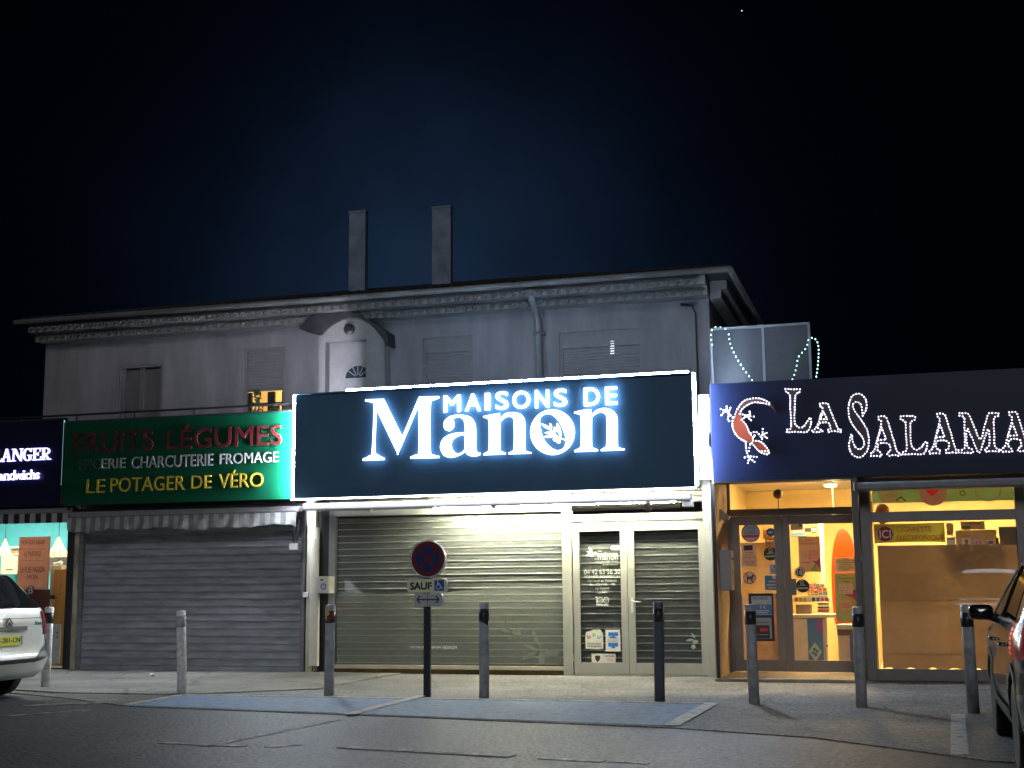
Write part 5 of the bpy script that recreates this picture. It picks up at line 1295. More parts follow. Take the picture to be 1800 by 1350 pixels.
a = MB(); a.pbox(1296, 955, 1378, 1180, D4+1.1, .3); a.pbox(1296, 953.5, 1379, 955, D4+1.08, .33, 1); tag(a.build('low_cabinet', [mat('beige laminate', (.52, .38, .24), .6), mat('beige edge', (.66, .52, .34), .6)], None), 'beige laminate cabinet behind the left tobacconist door', 'cabinet')
pk = thing('packet_shelf', 'orange shelf of packets high behind the left tobacconist door', 'shelf', (PX(1358, 960, D4+1.0), D4+1.0, PZ(1358, 962, D4+1.0)))
a = MB(); a.pbox(1341, 931, 1378, 947, D4+1.0, .2); a.pbox(1345, 947.3, 1378, 965, D4+1.03, .17, 1); a.build('shelf', [mat('shelf orange', (.50, .22, .07), .6), mat('shelf brown', (.25, .13, .10), .6)], pk)
for k, (x0, y0, x1, y1) in enumerate(((1344, 933, 1352, 937), (1356, 926, 1366, 932), (1361, 934.5, 1367, 939), (1357, 941, 1368, 944.5), (1347, 949.5, 1360, 952), (1361.5, 956, 1368, 966))):
    a = MB(); a.pbox(x0, y0, x1, y1, D4+.985, .014); a.build('packet', mat('packet pale', (.80, .72, .62), .6), pk)
# sales counter
yc_ = D4+.75
ct = thing('sales_counter', 'white sales counter with blue clover panel inside the tobacconist door', 'counter', (PX(1430, 1165, yc_), yc_, .03))
a = MB(); a.pbox(1386, 1079.5, 1487, 1086, yc_-.05, .6); a.build('top', mat('counter top', (.75, .66, .48), .4), ct, bev=.004)
a = MB(); a.pbox(1388, 1086.4, 1452, 1168, yc_, .5); a.build('body', mat('counter body', (.70, .58, .42), .6), ct)
a = MB(); a.pbox(1420, 1088, 1447, 1163, yc_-.012, .011); a.pbox(1436, 1088, 1446.5, 1112, yc_-.0145, .002, 1)
c = pt(1433, 1146, yc_)
a.prism([(c.x-.10, c.z), (c.x, c.z-.15), (c.x+.10, c.z), (c.x, c.z+.15)], yc_-.016, yc_-.0125, 2)
for k in range(4):
    t = math.pi/2*k+.3; a.disc((c.x+.032*math.cos(t), yc_-.019, c.z+.045*math.sin(t)), .026, .002, 0, 12)
a.build('front_panel', [mat('panel blue', (.05, .14, .34), .5), mat('panel violet', (.25, .08, .28), .5), mat('clover pale', (.45, .55, .45), .5)], ct)
a = MB(); a.pbox(1452.5, 1134, 1456, 1137, yc_-.03, .03); a.build('knob', m_dark, ct)
ds = thing('display_rack', 'tiered rack of leaflets and boxes standing on the white sales counter', 'rack', (PX(1425, 1058, yc_+.2), yc_+.2, PZ(1425, 1079, yc_+.2)))
y = yc_+.2
a = MB(); a.pbox(1395, 1050, 1459, 1058, y-.05, .35); a.pbox(1399, 1046.5, 1455, 1049.7, y, .3); a.build('shelf', mat('rack cream', (.78, .68, .48), .6), ds)
pal = [mat('leaflet '+n, c, .6) for n, c in (('red', (.5, .06, .05)), ('blue', (.07, .1, .35)), ('white', (.7, .68, .6)), ('green', (.2, .4, .12)), ('violet', (.3, .12, .35)), ('black', (.03, .03, .03)), ('orange', (.65, .25, .05)))]
random.seed(3)
for row in range(3):
    x = 1416+row*2
    while x < 1448+row*3:
        w = random.uniform(4, 8); a = MB(); yt = 1026+row*8+random.uniform(-1.5, 1.5); a.pbox(x, yt, x+w, yt+9.5, y+.24-row*.08, .03, 0); a.pbox(x+1, yt+2, x+w-1, yt+4.5, y+.238-row*.08, .0015, 1)
        i = random.randrange(7); a.build('leaflet', [pal[i], pal[(i+2) % 7]], ds); x += w+.6
for k in range(8):
    a = MB(); a.pbox(1397+k*7.6, 1050.5, 1402.5+k*7.6, 1057, y-.056, .005); a.build('label', pal[(k*3) % 7], ds)
a = MB(); a.pbox(1399, 1062, 1426, 1079.2, y-.1, .22); tag(a.build('till', mat('till brown', (.22, .15, .12), .5), None, bev=.012), 'brown till standing under the leaflet rack on the counter', 'till')
for k in range(6):
    a = MB(); dx = (k % 2)*1.2; a.pbox(1437+dx, 1060+k*3.2, 1457+dx, 1062.6+k*3.2, y-.06, .14); o = a.build('leaflet_stack', pal[(5, 2, 5, 0, 5, 2)[k]], None)
    tag(o, 'flat leaflet stack beside the till, ' + ('topmost', 'second from the top', 'third from the top', 'fourth from the top, red', 'fifth from the top', 'lowest')[k] + ' of its pile', 'leaflets', 'leaflet stacks on the counter')
dk = thing('display_desk', 'white topped display desk with blue side behind the right bollard of the tobacconist door', 'desk', (PX(1490, 1168, D4+.5), D4+.5, .03))
y = D4+.5
a = MB(); a.pbox(1470, 1098, 1512, 1106.5, y, .5); a.build('top', mat('desk top', (.78, .70, .55), .4), dk, bev=.004)
a = MB(); a.pbox(1472, 1106.8, 1512, 1117, y+.03, .4); a.build('drawer', mat('desk dark', (.10, .05, .03), .5), dk)
a = MB(); a.pbox(1474, 1117.3, 1494, 1168, y+.05, .4); a.build('side_panel', mat('desk white', (.65, .56, .44), .6), dk)
a = MB(); a.pbox(1494.3, 1117.3, 1512, 1168, y+.05, .4); a.build('side_panel', mat('desk blue', (.05, .08, .30), .5), dk)
# bay window inside: colourful frieze, posters, booklets
yf = D4+.5
fz = thing('frieze_banner', 'green banner with violet circles and red diamond high inside the bay window', 'banner', (PX(1660, 880, yf), yf, PZ(1660, 881, yf)))
a = MB(); a.pbox(1528, 850, 1860, 881, yf, .01); a.build('sheet', mat('frieze green', (.28, .66, .50), .7, var=.3, scale=1.2), fz)
a = MB(); y = yf-.003
def wedge(pts, m, dy=0): filled(a, [loopz([q+(1,) for q in pts], (0, 0), 1, y)], y-dy, .001, m)
c = pt(1640, 866, y); filled(a, [[(c.x+.20*math.cos(2*math.pi*k/30), c.z+.20*math.sin(2*math.pi*k/30)) for k in range(30)]], y, .001, 0)
c = pt(1561, 868, y); filled(a, [[(c.x+.15*math.cos(2*math.pi*k/30), c.z+.14*math.sin(2*math.pi*k/30)) for k in range(30)]], y, .001, 1)
c = pt(1737, 862, y); filled(a, [[(c.x+.19*math.cos(2*math.pi*k/30), c.z+.17*math.sin(2*math.pi*k/30)) for k in range(30)], [(c.x+.165*math.cos(2*math.pi*k/30), c.z+.145*math.sin(2*math.pi*k/30)) for k in range(30)]], y, .001, 1)
wedge([(1625, 861), (1638, 849), (1652, 861), (1638, 873)], 2, .0015)
wedge([(1573, 881), (1583, 872), (1594, 881)], 3, .0015); wedge([(1577, 880.5), (1583, 875.5), (1590, 880.5)], 4, .003)
wedge([(1686, 867), (1692, 861.5), (1698, 867), (1692, 873)], 3, .0015); wedge([(1688.5, 867), (1692, 864), (1695.5, 867), (1692, 870.5)], 4, .003)
a.build('print', [mat('frieze violet', (.38, .25, .48), .7), mat('frieze lilac', (.35, .42, .40), .7), mat('frieze red', (.50, .02, .06), .7), mat('frieze ink', (.06, .10, .03), .7), mat('frieze pale', (.45, .6, .4), .7)], fz)
a = MB(); y = D4+.25; c = pt(1550, 896, y); a.lathe([(.02, -.20), (.09, -.12), (.115, 0), (.10, .07), (.05, .115)], (c.x, y, c.z-.03), 18); tag(a.build('paper_lantern', mat('brown shade', (.28, .15, .09), .7), None, smooth=True), 'rounded brown lantern hanging at the left of the upper bay window', 'lantern')
a = MB(); y = YW-.001
bn = thing('window_banner', 'olive banner with red ICI disc reading cigarette electronique in the bay window', 'banner', (PX(1598, 953, YW), YW, PZ(1598, 953, YW)))
def f_(): pass
y = YW+.022
a = MB(); X0_, X1_, Z0_, Z1_ = pr_(1536.5, 920.5, 1661, 953, y)
a.grid(lambda u, v: (X0_+(X1_-X0_)*u, y+.002+.012*math.sin(u*9)*v, Z0_+(Z1_-Z0_)*v+(u-.5)**2*.03*(1 if v > .5 else -1)), 24, 4); a.build('sheet', mat('banner olive', (.30, .30, .06), .8, trans=.40), bn)
y = YW+.006
a = MB(); pdisc(a, 1556, 938.5, 15, y, 0); pdisc(a, 1556, 938.5, 14, y-.001, 1); ptext(a, 'ICI', 1546, 931.5, 1566, 946, y-.0025, .001, .03, 2); ptext(a, 'CIGARETTE', 1576, 925.5, 1637, 935, y, .001, .015, 1); ptext(a, '\u00c9LECTRONIQUE', 1576, 938.5, 1659, 951, y, .001, .015, 1)
a.build('print', [mat('disc rim', (.75, .42, .34), .7), mat('banner red', (.34, .03, .012), .7), mat('banner pale', (.85, .75, .65), .7)], bn)
# kraft paper
kr = thing('paper_screen', 'brown kraft paper sheets taped inside the lower bay window', 'paper screen', (PX(1670, 1180, YW), YW, zb0))
m_k = [mat('kraft paper %d' % i, c, .85, var=.10, scale=3, bump=.25, bscale=9, trans=.17) for i, c in enumerate(((.34, .235, .14), (.31, .215, .13), (.36, .25, .15)))]
bands = [958, 1008, 1056, 1103, 1150, 1184]
for k in range(5):
    yk = YW+.024+.003*(k % 2)
    def kf(u, v, k=k, yk=yk):
        zt, zb = PZ(1670, bands[k]-.7, yk), PZ(1670, bands[k+1]-(7 if k == 4 else -.7), yk)
        xa, xb_ = PX(1548+random.random()*.2, 1080, yk), xb1+.85
        z = zb+(zt-zb)*v
        if k == 4 and v == 0: z += .025*max(0, math.sin(u*58))*(1 if u < .75 else 0)
        return (xa+(xb_-xa)*u, yk+.006*math.sin(u*7+k*2)*math.sin(v*3.1), z)
    a = MB(); a.grid(kf, 60, 5); a.build('paper_sheet', m_k[k % 3], kr)
a = MB(); a.pbox(1756, 925, 1850, 957, YW+.03, .002); a.build('paper_sheet', m_k[0], kr)
# goods visible above the paper
yg_ = YW+.35
for i, (px, c, lab) in enumerate((((1664, 920, 1676, 942), 5, 'white and orange leaflet pinned right of the olive banner'), ((1689, 916.5, 1731, 931), 2, 'pale poster with red letter G above the row of booklets'))):
    def f(a, y, i=i):
        if i == 0: a.pbox(1664.5, 933, 1675.5, 940, y, .001, 0)
        else: ptext(a, 'HG', 1705, 916.8, 1723, 921.8, y, .001, .02, 0); a.pbox(1690, 925, 1706, 929, y, .001, 1)
    poster('leaflet', lab, px, yg_+.1*i, [m_paper, pal[6] if i == 0 else pal[0], pal[3]], f, 'leaflet')
a = MB(); a.pbox(1680, 931.5, 1752, 957, yg_+.35, .01); tag(a.build('rack_board', mat('rack board', (.45, .44, .42), .7), None), 'grey board behind the row of booklets in the bay window', 'board')
desc = ['cream booklet with dark photo next to the olive banner', 'cream booklet with brown portrait in the middle of the bay window row', 'pink booklet numbered 15 in the bay window row', 'tan booklet right of the pink booklet numbered 15', 'small blue box above the kraft paper', 'small yellow and black tube at the right end of the booklet row']
for i, (x0, x1, yt, mm, m2) in enumerate(((1664, 1680, 944, m_paper, pal[5]), (1691, 1706, 946, m_paper, mat('portrait', (.30, .16, .05), .7)), (1712, 1729, 946, mat('pink cover', (.66, .40, .42), .7), pal[1]), (1731, 1739, 947, mat('tan cover', (.5, .3, .18), .7), pal[2]), (1738, 1746, 950.5, mat('box blue', (.05, .05, .55), .5), pal[1]), (1747, 1756, 946, mat('tube yellow', (.65, .5, .08), .5), pal[5]))):
    a = MB()
    a.pbox(x0, yt, x1, 962, yg_-.1, .03, 0)
    if i == 2: ptext(a, '15', x0+4, yt+5, x1-4, yt+11, yg_-.103, .002, .02, 1)
    elif i == 1: pdisc(a, 1699, 951.5, 3.5, yg_-.103, 1); a.pbox(1696, 955, 1702, 961, yg_-.103, .002, 1)
    elif i == 5: a.pbox(x0+4, yt-1, x1, 962, yg_-.106, .005, 1)
    else: a.pbox(x0+2, yt+2.5, x1-2, yt+4.5, yg_-.103, .002, 1)
    tag(a.build('booklet' if i < 4 else 'small_box', [mm, m2], None), desc[i], 'booklet' if i < 4 else 'box', 'goods above the kraft paper')
# ------------------------------------------------------------------ bollards
m_post = mat('bollard grey', (.38, .38, .40), .55, var=.35, scale=9, bump=.15)
m_postw = mat('bollard white peeling', (.86, .86, .82), .6, var=.45, scale=16, bump=.3)
m_posto = mat('bollard dark', (.09, .095, .115), .55, var=.25, scale=9, bump=.15)
m_band = mat('bollard band dark', (.022, .022, .025), .4)
m_bandr = mat('bollard band red', (.22, .012, .015), .35, var=.3)
m_bandy = mat('bollard band yellow', (.62, .50, .12), .4)
base_b = thing('bollard', 'grey metal bollard', 'bollard', (0, 0, 0))
a = MB(); a.lathe([(.062, -.02), (.062, .80), (.0625, .985), (.058, 1.0), (.03, 1.006)], (0, 0, 0), 24); a.build('post', m_post, base_b, smooth=True)
a = MB(); a.lathe([(.0655, .80), (.0655, .935)], (0, 0, 0), 24); a.build('band', m_band, base_b, smooth=True)
spec = [  # top x, top y, base x, base y, post material, band material, extra, label
 (87, 1068, 80, 1208, m_postw, m_band, 0, 'white peeling bollard with black band standing beside the pale car'),
 (318, 1074, 320, 1219, m_postw, m_post, 0, 'white peeling bollard in front of the closed grey shutter'),
 (581, 1064, 578, 1222, m_post, m_band, 'y', 'grey bollard with torn yellow and red reflective band'),
 (851, 1060, 851, 1225, m_post, m_band, 'k', 'grey bollard with black diagonal tape right of the no stopping sign'),
 (1157, 1059, 1160, 1232, m_posto, m_band, 0, 'dark bollard standing before the cream double door'),
 (1318, 1064, 1326, 1236, m_post, m_band, 'c', 'grey bollard before the dark advert frame of the tobacconist door'),
 (1507, 1068, 1515, 1242, m_post, m_band, 'c', 'grey bollard before the pier between tobacconist door and papered window'),
 (1698, 1065, 1712, 1253, m_post, m_band, 'c', 'leaning grey bollard beside the mirror of the black car')]
for i, (tx, ty, bx_, by, pm, bm_, ex, lab) in enumerate(spec):
    o = base_b if i == 0 else copy_tree(base_b)
    p = gp(bx_, by, .004); o.location = p
    t = pt(tx, ty, p.y); h = t.z
    tilt = (t.x-p.x)/h
    o.rotation_euler = (0, math.atan(tilt), i*1.3)
    o.rotation_euler = (Matrix.Rotation(math.atan(tilt), 4, 'Y') @ Matrix.Rotation(i*1.3, 4, 'Z')).to_euler()
    o.scale = (1, 1, h/1.0)
    o['label'] = lab; o['group'] = 'bollards along the pavement edge'
    for c in o.children:
        c.data = c.data.copy(); c.data.materials.clear(); c.data.materials.append(pm if c.name.startswith('post') else bm_)
    if ex:
        a = MB()
        def shell(a, a0, a1, z0, z1, sk, r, m):
            a.grid(lambda u, v: (r*math.cos(a0+(a1-a0)*u), r*math.sin(a0+(a1-a0)*u), z0+(z1-z0)*v+sk*(u-.5)), 12, 2, m)
        th = -math.pi/2-i*1.3+R(-20)
        if ex == 'y':
            shell(a, th-1.2, th+.55, .84, .95, -.05, .067, 0); shell(a, th+.1, th+1.3, .83, .90, .05, .068, 1)
        elif ex == 'k': shell(a, th-1.5, th+1.5, .80, .87, -.09, .067, 2)
        elif ex == 'c': shell(a, th-1.9, th-1.0, .80, .90, 0, .067, 1)
        vv = a
        me = bpy.data.meshes.new('reflective_tape'); me.from_pydata(vv.v, [], vv.f)
        for q in (m_bandy, m_bandr, m_black): me.materials.append(q)
        me.polygons.foreach_set('material_index', vv.m); ob = bpy.data.objects.new('reflective_tape', me); COL.objects.link(ob); ob.parent = o

# ------------------------------------------------------------------ no stopping sign
g0 = gp(751, 1224, .005)
ts = thing('traffic_sign', 'round red and blue no stopping sign with SAUF and arrow plates on a dark post', 'traffic sign', g0)
yS = g0.y-.05
def rrect(px, y, rad, n=6):
    X0, X1, Z0, Z1 = pr_(*px, y); out = []
    for cx, cz, t0 in ((X1-rad, Z1-rad, 0), (X0+rad, Z1-rad, 90), (X0+rad, Z0+rad, 180), (X1-rad, Z0+rad, 270)):
        out += [(cx+rad*math.cos(R(t0+90*k/n)), cz+rad*math.sin(R(t0+90*k/n))) for k in range(n+1)]
    return out
a = MB(); a.box(g0.x-.042, g0.x+.042, g0.y-.03, g0.y+.03, -.02, PZ(751, 972, g0.y)); a.build('pole', mat('pole dark', (.022, .027, .04), .5, var=.15, metal=.3), ts, bev=.006)
c = pt(752, 982.5, yS); r = abs(PX(782.3, 982, yS)-PX(721.5, 982, yS))/2
def pline(a, p, q, w, y, th, m): # bar between two points of the sign plane
    P, Q = Vector(p), Vector(q); d = (Q-P).normalized(); n = Vector((-d.y, d.x))*w/2
    a.prism([tuple(P+n), tuple(Q+n), tuple(Q-n), tuple(P-n)], y, y+th, m)
a = MB(); a.lathe([(r, -.045), (r+.003, -.04), (r+.003, -.004), (r-.004, 0), (r-.012, -.001)], (c.x, yS, c.z), 48, axis='y'); pl_ = a.build('round_plate', mat('sign rim', (.55, .56, .55), .4, metal=.3), ts)
a = MB(); a.disc((c.x, yS-.004, c.z), r-.012, .003, 0, 48); a.disc((c.x, yS-.007, c.z), r*.70, .0025, 1, 40)
for s_ in (1, -1): pline(a, (c.x-s_*r*.5, c.z-r*.5), (c.x+s_*r*.5, c.z+r*.5), r*.17, yS-.0095-.001*s_, .002, 0)
a.build('face', [m_signred, m_signblue], pl_)
def plate(px, m, rad):
    a = MB(); a.prism(rrect((px[0], px[1], px[2], px[3]), yS, rad), yS, yS+.045, 0); a.prism(rrect((px[0]+1, px[1]+1, px[2]-1, px[3]-1), yS, rad*.85), yS-.003, yS-.0005, 1); return a.build('plate', [mat('sign rim', (.5, .5, .5), .4), m], ts)
p1 = plate((715.5, 1017.5, 786, 1042), m_signcream, .045)
a = MB(); ptext(a, 'SAUF', 720.5, 1023.5, 759, 1036.8, yS-.006, .002, .09); a.build('lettering', m_ink, p1)
a = MB(); a.pbox(763.5, 1019.5, 780.5, 1038.5, yS-.006, .002, 0)
c = pt(770.5, 1031.5, yS); rr = .033
filled(a, [[(c.x+rr*math.cos(R(t)), c.z+rr*math.sin(R(t))) for t in range(120, 390, 15)]+[(c.x+rr*.74*math.cos(R(t)), c.z+rr*.74*math.sin(R(t))) for t in range(375, 105, -15)]], yS-.009, .002, 1)
for p, q in (((769.5, 1022.5), (769.9, 1028.5)), ((769.9, 1028.3), (774.5, 1028.3)), ((774.3, 1028.3), (776.3, 1034.3)), ((776, 1034.2), (778.3, 1033.5)), ((769.8, 1025.6), (773.5, 1025.6))):
    P, Q = pt(*p, yS), pt(*q, yS); pline(a, (P.x, P.z), (Q.x, Q.z), .011, yS-.0085, .0015, 1)
c = pt(769.6, 1021.6, yS); a.disc((c.x, yS-.009, c.z), .009, .002, 1, 12)
a.build('wheelchair_symbol', [m_picto, m_paper], p1)
p2 = plate((727, 1043.3, 778.5, 1066), mat('sign grey', (.45, .47, .48), .4, var=.06), .045)
a = MB()
P, Q = pt(733, 1054, yS), pt(772, 1054, yS); pline(a, (P.x+.012, P.z), (Q.x-.012, Q.z), .018, yS-.006, .002, 0)
for X, s_ in ((P, 1), (Q, -1)):
    for t in (1, -1): pline(a, (X.x, X.z), (X.x+s_*.045, X.z+t*.047), .017, yS-.0075+.0012*t, .002, 0)
X0 = PX(752, 1050, yS); Z0, Z1 = PZ(752, 1065.5, yS), PZ(752, 1044, yS); a.box(X0-.0035, X0+.0035, yS-.0045, yS-.0032, Z0, Z1)
a.build('arrow', m_ink, p2)

# ------------------------------------------------------------------ cars
def lerp_t(tab, z, w=.025):
    def f(q):
        if q <= tab[0][0]: return tab[0][1]
        for (a0, b0), (a1, b1) in zip(tab, tab[1:]):
            if q <= a1: return b0+(b1-b0)*(q-a0)/(a1-a0)
        return tab[-1][1]
    return sum(f(z+w*k) for k in (-1, -.5, 0, .5, 1))/5
class Shape:
    def __init__(s, L, ur, uf, wd, rc, rf, zmin, zmax): s.L, s.ur, s.uf, s.wd, s.rc, s.rf, s.zmin, s.zmax = L, ur, uf, wd, rc, rf, zmin, zmax
    def w(s, z): return lerp_t(s.wd, z)
    def end(s, v, z, front=False):
        w = s.w(z); r = min(lerp_t(s.rf if front else s.rc, z), w*.95); t = abs(v); bow = .05*(t/w)**2
        d = bow
        if t > w-r: k = min(1, (t-(w-r))/r); d += r*(1-math.sqrt(max(0, 1-k*k)))
        return s.L-lerp_t(s.uf, z)-d if front else lerp_t(s.ur, z)+d
    def ring(s, z):
        w = s.w(z); r = lerp_t(s.rc, z); out = []
        ts = [math.sin(math.pi/2*k/10) for k in range(-10, 11)]
        for t in ts: out.append((t*w, s.end(t*w, z)))
        y0, y1 = s.end(w, z), s.end(w, z, True)
        for k in range(1, 30): out.append((w, y0+(y1-y0)*k/30))
        for t in ts[::-1]: out.append((t*w, s.end(t*w, z, True)))
        for k in range(1, 30): out.append((-w, y1+(y0-y1)*k/30))
        return out
def add_mesh(name, a, mats, parent, smooth=False, bev=0):
    me = bpy.data.meshes.new(name); me.from_pydata([tuple(v) for v in a.v], [], a.f)
    for q in (mats if isinstance(mats, (list, tuple)) else [mats]): me.materials.append(q)
    me.polygons.foreach_set('material_index', a.m)
    if smooth: me.polygons.foreach_set('use_smooth', [True]*len(a.f))
    o = bpy.data.objects.new(name, me); COL.objects.link(o); o.parent = parent
    if bev:
        b = o.modifiers.new('bevel', 'BEVEL'); b.width = bev; b.segments = 2; b.limit_method = 'ANGLE'
    return o
m_tyre = mat('tyre', (.016, .016, .017), .8, var=.2, scale=20)
m_rim = mat('rim', (.30, .30, .31), .35, metal=.7, var=.1)
def car(name, label, loc, rot, S, paint, axles, wr, dark):
    root = thing(name, label, 'car', loc); root.rotation_euler = (0, 0, rot)
    a = MB(); zs = []
    z = S.zmin
    while z < S.zmax-.001: zs.append(z); z += .03
    zs.append(S.zmax); N = None
    for z in zs:
        rg = S.ring(z); N = len(rg)
        a.v += [(v, u, z) for v, u in rg]
    for i in range(len(zs)-1):
        for k in range(N): a.f.append([i*N+k, i*N+(k+1) % N, (i+1)*N+(k+1) % N, (i+1)*N+k]); a.m.append(0)
    top = S.ring(S.zmax); cy = sum(u for v, u in top)/N
    a.f.append(list(range(N))[::-1]); a.m.append(1)
    a.f.append([(len(zs)-1)*N+k for k in range(N)]); a.m.append(0)
    body = add_mesh('body', a, [paint, dark], root, smooth=True)
    # wheel wells cut out of the body
    cut = MB()
    for ya in axles:
        for s_ in (-1, 1):
            cut = MB(); cut.lathe([(wr+.055, -.16), (wr+.055, .3)], (s_*(S.w(.6)-.08), ya, wr), 32, axis='x') if s_ > 0 else cut.lathe([(wr+.055, -.3), (wr+.055, .16)], (s_*(S.w(.6)-.08), ya, wr), 32, axis='x')
            co = add_mesh('cut', cut, dark, None)
            bmh = bmesh.new(); bmh.from_mesh(co.data); bmesh.ops.recalc_face_normals(bmh, faces=bmh.faces); bmh.to_mesh(co.data); bmh.free()
            co.matrix_world = Matrix.Translation(loc) @ Matrix.Rotation(rot, 4, 'Z')
            md_ = body.modifiers.new('b', 'BOOLEAN'); md_.operation = 'DIFFERENCE'; md_.object = co; md_.solver = 'EXACT'
            dg = bpy.context.evaluated_depsgraph_get(); dg.update()
            me = bpy.data.meshes.new_from_object(body.evaluated_get(dg)); body.modifiers.clear(); body.data = me
            bpy.data.objects.remove(co)
    body.name = 'body'
    for ya in axles:
        for s_ in (-1, 1):
            wx = s_*(S.w(.6)-.115)
            a = MB(); a.lathe([(wr*.62, -.09), (wr*.9, -.105), (wr*.985, -.08), (wr, -.04), (wr, .04), (wr*.985, .08), (wr*.9, .105), (wr*.62, .09)], (wx, ya, wr), 40, axis='x')
            wh = add_mesh('wheel', a, m_tyre, root, smooth=True)
            a = MB(); a.lathe([(wr*.63, -.06), (wr*.63, .06)], (wx, ya, wr), 32, axis='x')
            for k in range(7):
                t = 2*math.pi*k/7; d = Vector((0, math.cos(t), math.sin(t))); n = Vector((0, -d.z, d.y))*.03; c = Vector((wx+s_*.062, ya, wr))
                q = [c+n*.7, c+d*wr*.6+n, c+d*wr*.6-n, c-n*.7]
                a.add(q+[p+Vector((s_*.02, 0, 0)) for p in q], [(0, 1, 2, 3), (4, 5, 6, 7), (0, 1, 5, 4), (2, 3, 7, 6)])
            add_mesh('rim', a, m_rim, wh)
    return root, body
def rear_patch(S, z0, z1, v0f, v1f, off=.006, nu=24, nv=12):
    a = MB()
    def fn(t, q):
        z = z0+(z1-z0)*q; v0, v1 = v0f(z), v1f(z); v = v0+(v1-v0)*t
        return (v, S.end(v, z)-off, z)
    return a.grid(fn, nu, nv)
def side_patch(S, sgn, y0f, y1f, z0, z1, off=.005, nu=20, nv=8):
    a = MB()
    def fn(t, q):
        z = z0+(z1-z0)*q; y = y0f(z)+(y1f(z)-y0f(z))*t
        return (sgn*(S.w(z)+off), y, z)
    return a.grid(fn, nu, nv)
m_carglass = mat('car glass', (.008, .009, .011), .03, spec=.8, var=0)
m_trimblk = mat('car black trim', (.018, .019, .021), .55)

# pale people carrier, parked along the shops, rear to the right
S1 = Shape(4.2, [(.25, .16), (.32, .07), (.42, .03), (.52, .0), (.56, .04), (.66, .06), (.98, .07), (1.10, .10), (1.16, .13), (1.56, .50), (1.62, .64), (1.66, 1.0)],
           [(.25, .12), (.35, .03), (.55, .0), (.7, .06), (.85, .35), (.95, .75), (1.08, 1.15), (1.52, 2.0), (1.58, 2.2), (1.62, 2.5)],
           [(.25, .86), (.32, .925), (.5, .945), (.88, .94), (1.03, .92), (1.12, .885), (1.35, .79), (1.56, .72), (1.62, .63), (1.66, .45)],
           [(.25, .22), (1.0, .19), (1.1, .17), (1.62, .22)], [(.25, .5), (1.0, .5), (1.62, .4)], .25, 1.66)
m_silver = mat('pale car paint', (.66, .68, .64), .32, metal=.05, var=.03, coat=.5)
Yc = 14.3
p = pt(15, 1098, Yc)
c1, b1 = car('parked_car', 'pale grey people carrier seen from behind at the left edge', (p.x+.07, Yc, -.008), math.pi/2, S1, m_silver, (.80, 3.45), .305, m_trimblk)
add_mesh('rear_window', rear_patch(S1, 1.145, 1.57, lambda z: -S1.w(z)+.03, lambda z: S1.w(z)-.03), m_carglass, c1, smooth=True)
a = MB(); a.v = []; 
for s_ in (-1, 1):
    add_mesh('side_window', side_patch(S1, s_, lambda z: .85+(z-1.1)*.5, lambda z: 3.0-(z-1.1)*1.6, 1.13, 1.50), m_carglass, c1, smooth=True)
    add_mesh('tail_light', rear_patch(S1, .80, 1.10, (lambda z: S1.w(z)-.19) if s_ > 0 else (lambda z: -S1.w(z)), (lambda z: S1.w(z)) if s_ > 0 else (lambda z: -S1.w(z)+.19), .012, 10, 8), mat('tail light red', (.35, .015, .02), .15, coat=.8), c1, smooth=True)
    add_mesh('reflector', rear_patch(S1, .735, .79, (lambda z: S1.w(z)-.14) if s_ > 0 else (lambda z: -S1.w(z)), (lambda z: S1.w(z)) if s_ > 0 else (lambda z: -S1.w(z)+.14), .012, 10, 3), mat('lens clear', (.62, .62, .62), .15), c1, smooth=True)
# black bumper trim, rising at the corners
def bt(z0f, z1f):
    a = MB()
    def fn(t, q):
        v = (-1+2*t); w = S1.w(.5); k = max(0, abs(v)-.5)/.5
        z = z0f(k)+(z1f(k)-z0f(k))*q; vv = v*S1.w(z)
        return (vv, S1.end(vv, z)-.014, z)
    return a.grid(fn, 60, 6)
bp_ = add_mesh('bumper_trim', bt(lambda k: .455+.12*k**1.5, lambda k: .51+.27*k**1.2), m_trimblk, c1, smooth=True)
add_mesh('bumper_lip', bt(lambda k: .30+.02*k, lambda k: .318+.02*k), mat('pale car paint', (.5, .5, .5)), c1, smooth=True)
add_mesh('handle_strip', rear_patch(S1, .862, .918, lambda z: -.36, lambda z: .36, .020, 16, 5), mat('strip grey', (.22, .23, .25), .25, metal=.6), c1, smooth=True)
add_mesh('tailgate_gap', rear_patch(S1, 1.012, 1.02, lambda z: -.78, lambda z: .78, .004, 24, 1), m_trimblk, c1)
def on_rear(a, polys, th=.006, off=.010, m=0):
    for pl in polys:
        n = len(pl); ar = sum(pl[i][0]*pl[(i+1) % n][1]-pl[(i+1) % n][0]*pl[i][1] for i in range(n))
        if ar < 0: pl = pl[::-1]
        vs = [(v, S1.end(v, z)-off-th, z) for v, z in pl]+[(v, S1.end(v, z)-off, z) for v, z in pl]
        a.add(vs, [list(range(n)), list(range(2*n-1, n-1, -1))]+[(i, n+i, n+(i+1) % n, (i+1) % n) for i in range(n)], m)
a = MB()
for dz in (0, .038):
    for s_ in (-1, 1): on_rear(a, [[(0, .990), (s_*.066, .922), (s_*.066, .896), (0, .964)]], m=0) if dz == 0 else on_rear(a, [[(0, .938), (s_*.066, .870), (s_*.066, .844), (0, .912)]])
for v in range(len(a.v)): a.v[v] = (a.v[v][0], a.v[v][1], a.v[v][2]+.045)
add_mesh('chevron_badge', a, mat('badge dark chrome', (.05, .055, .06), .3, metal=.2), c1)
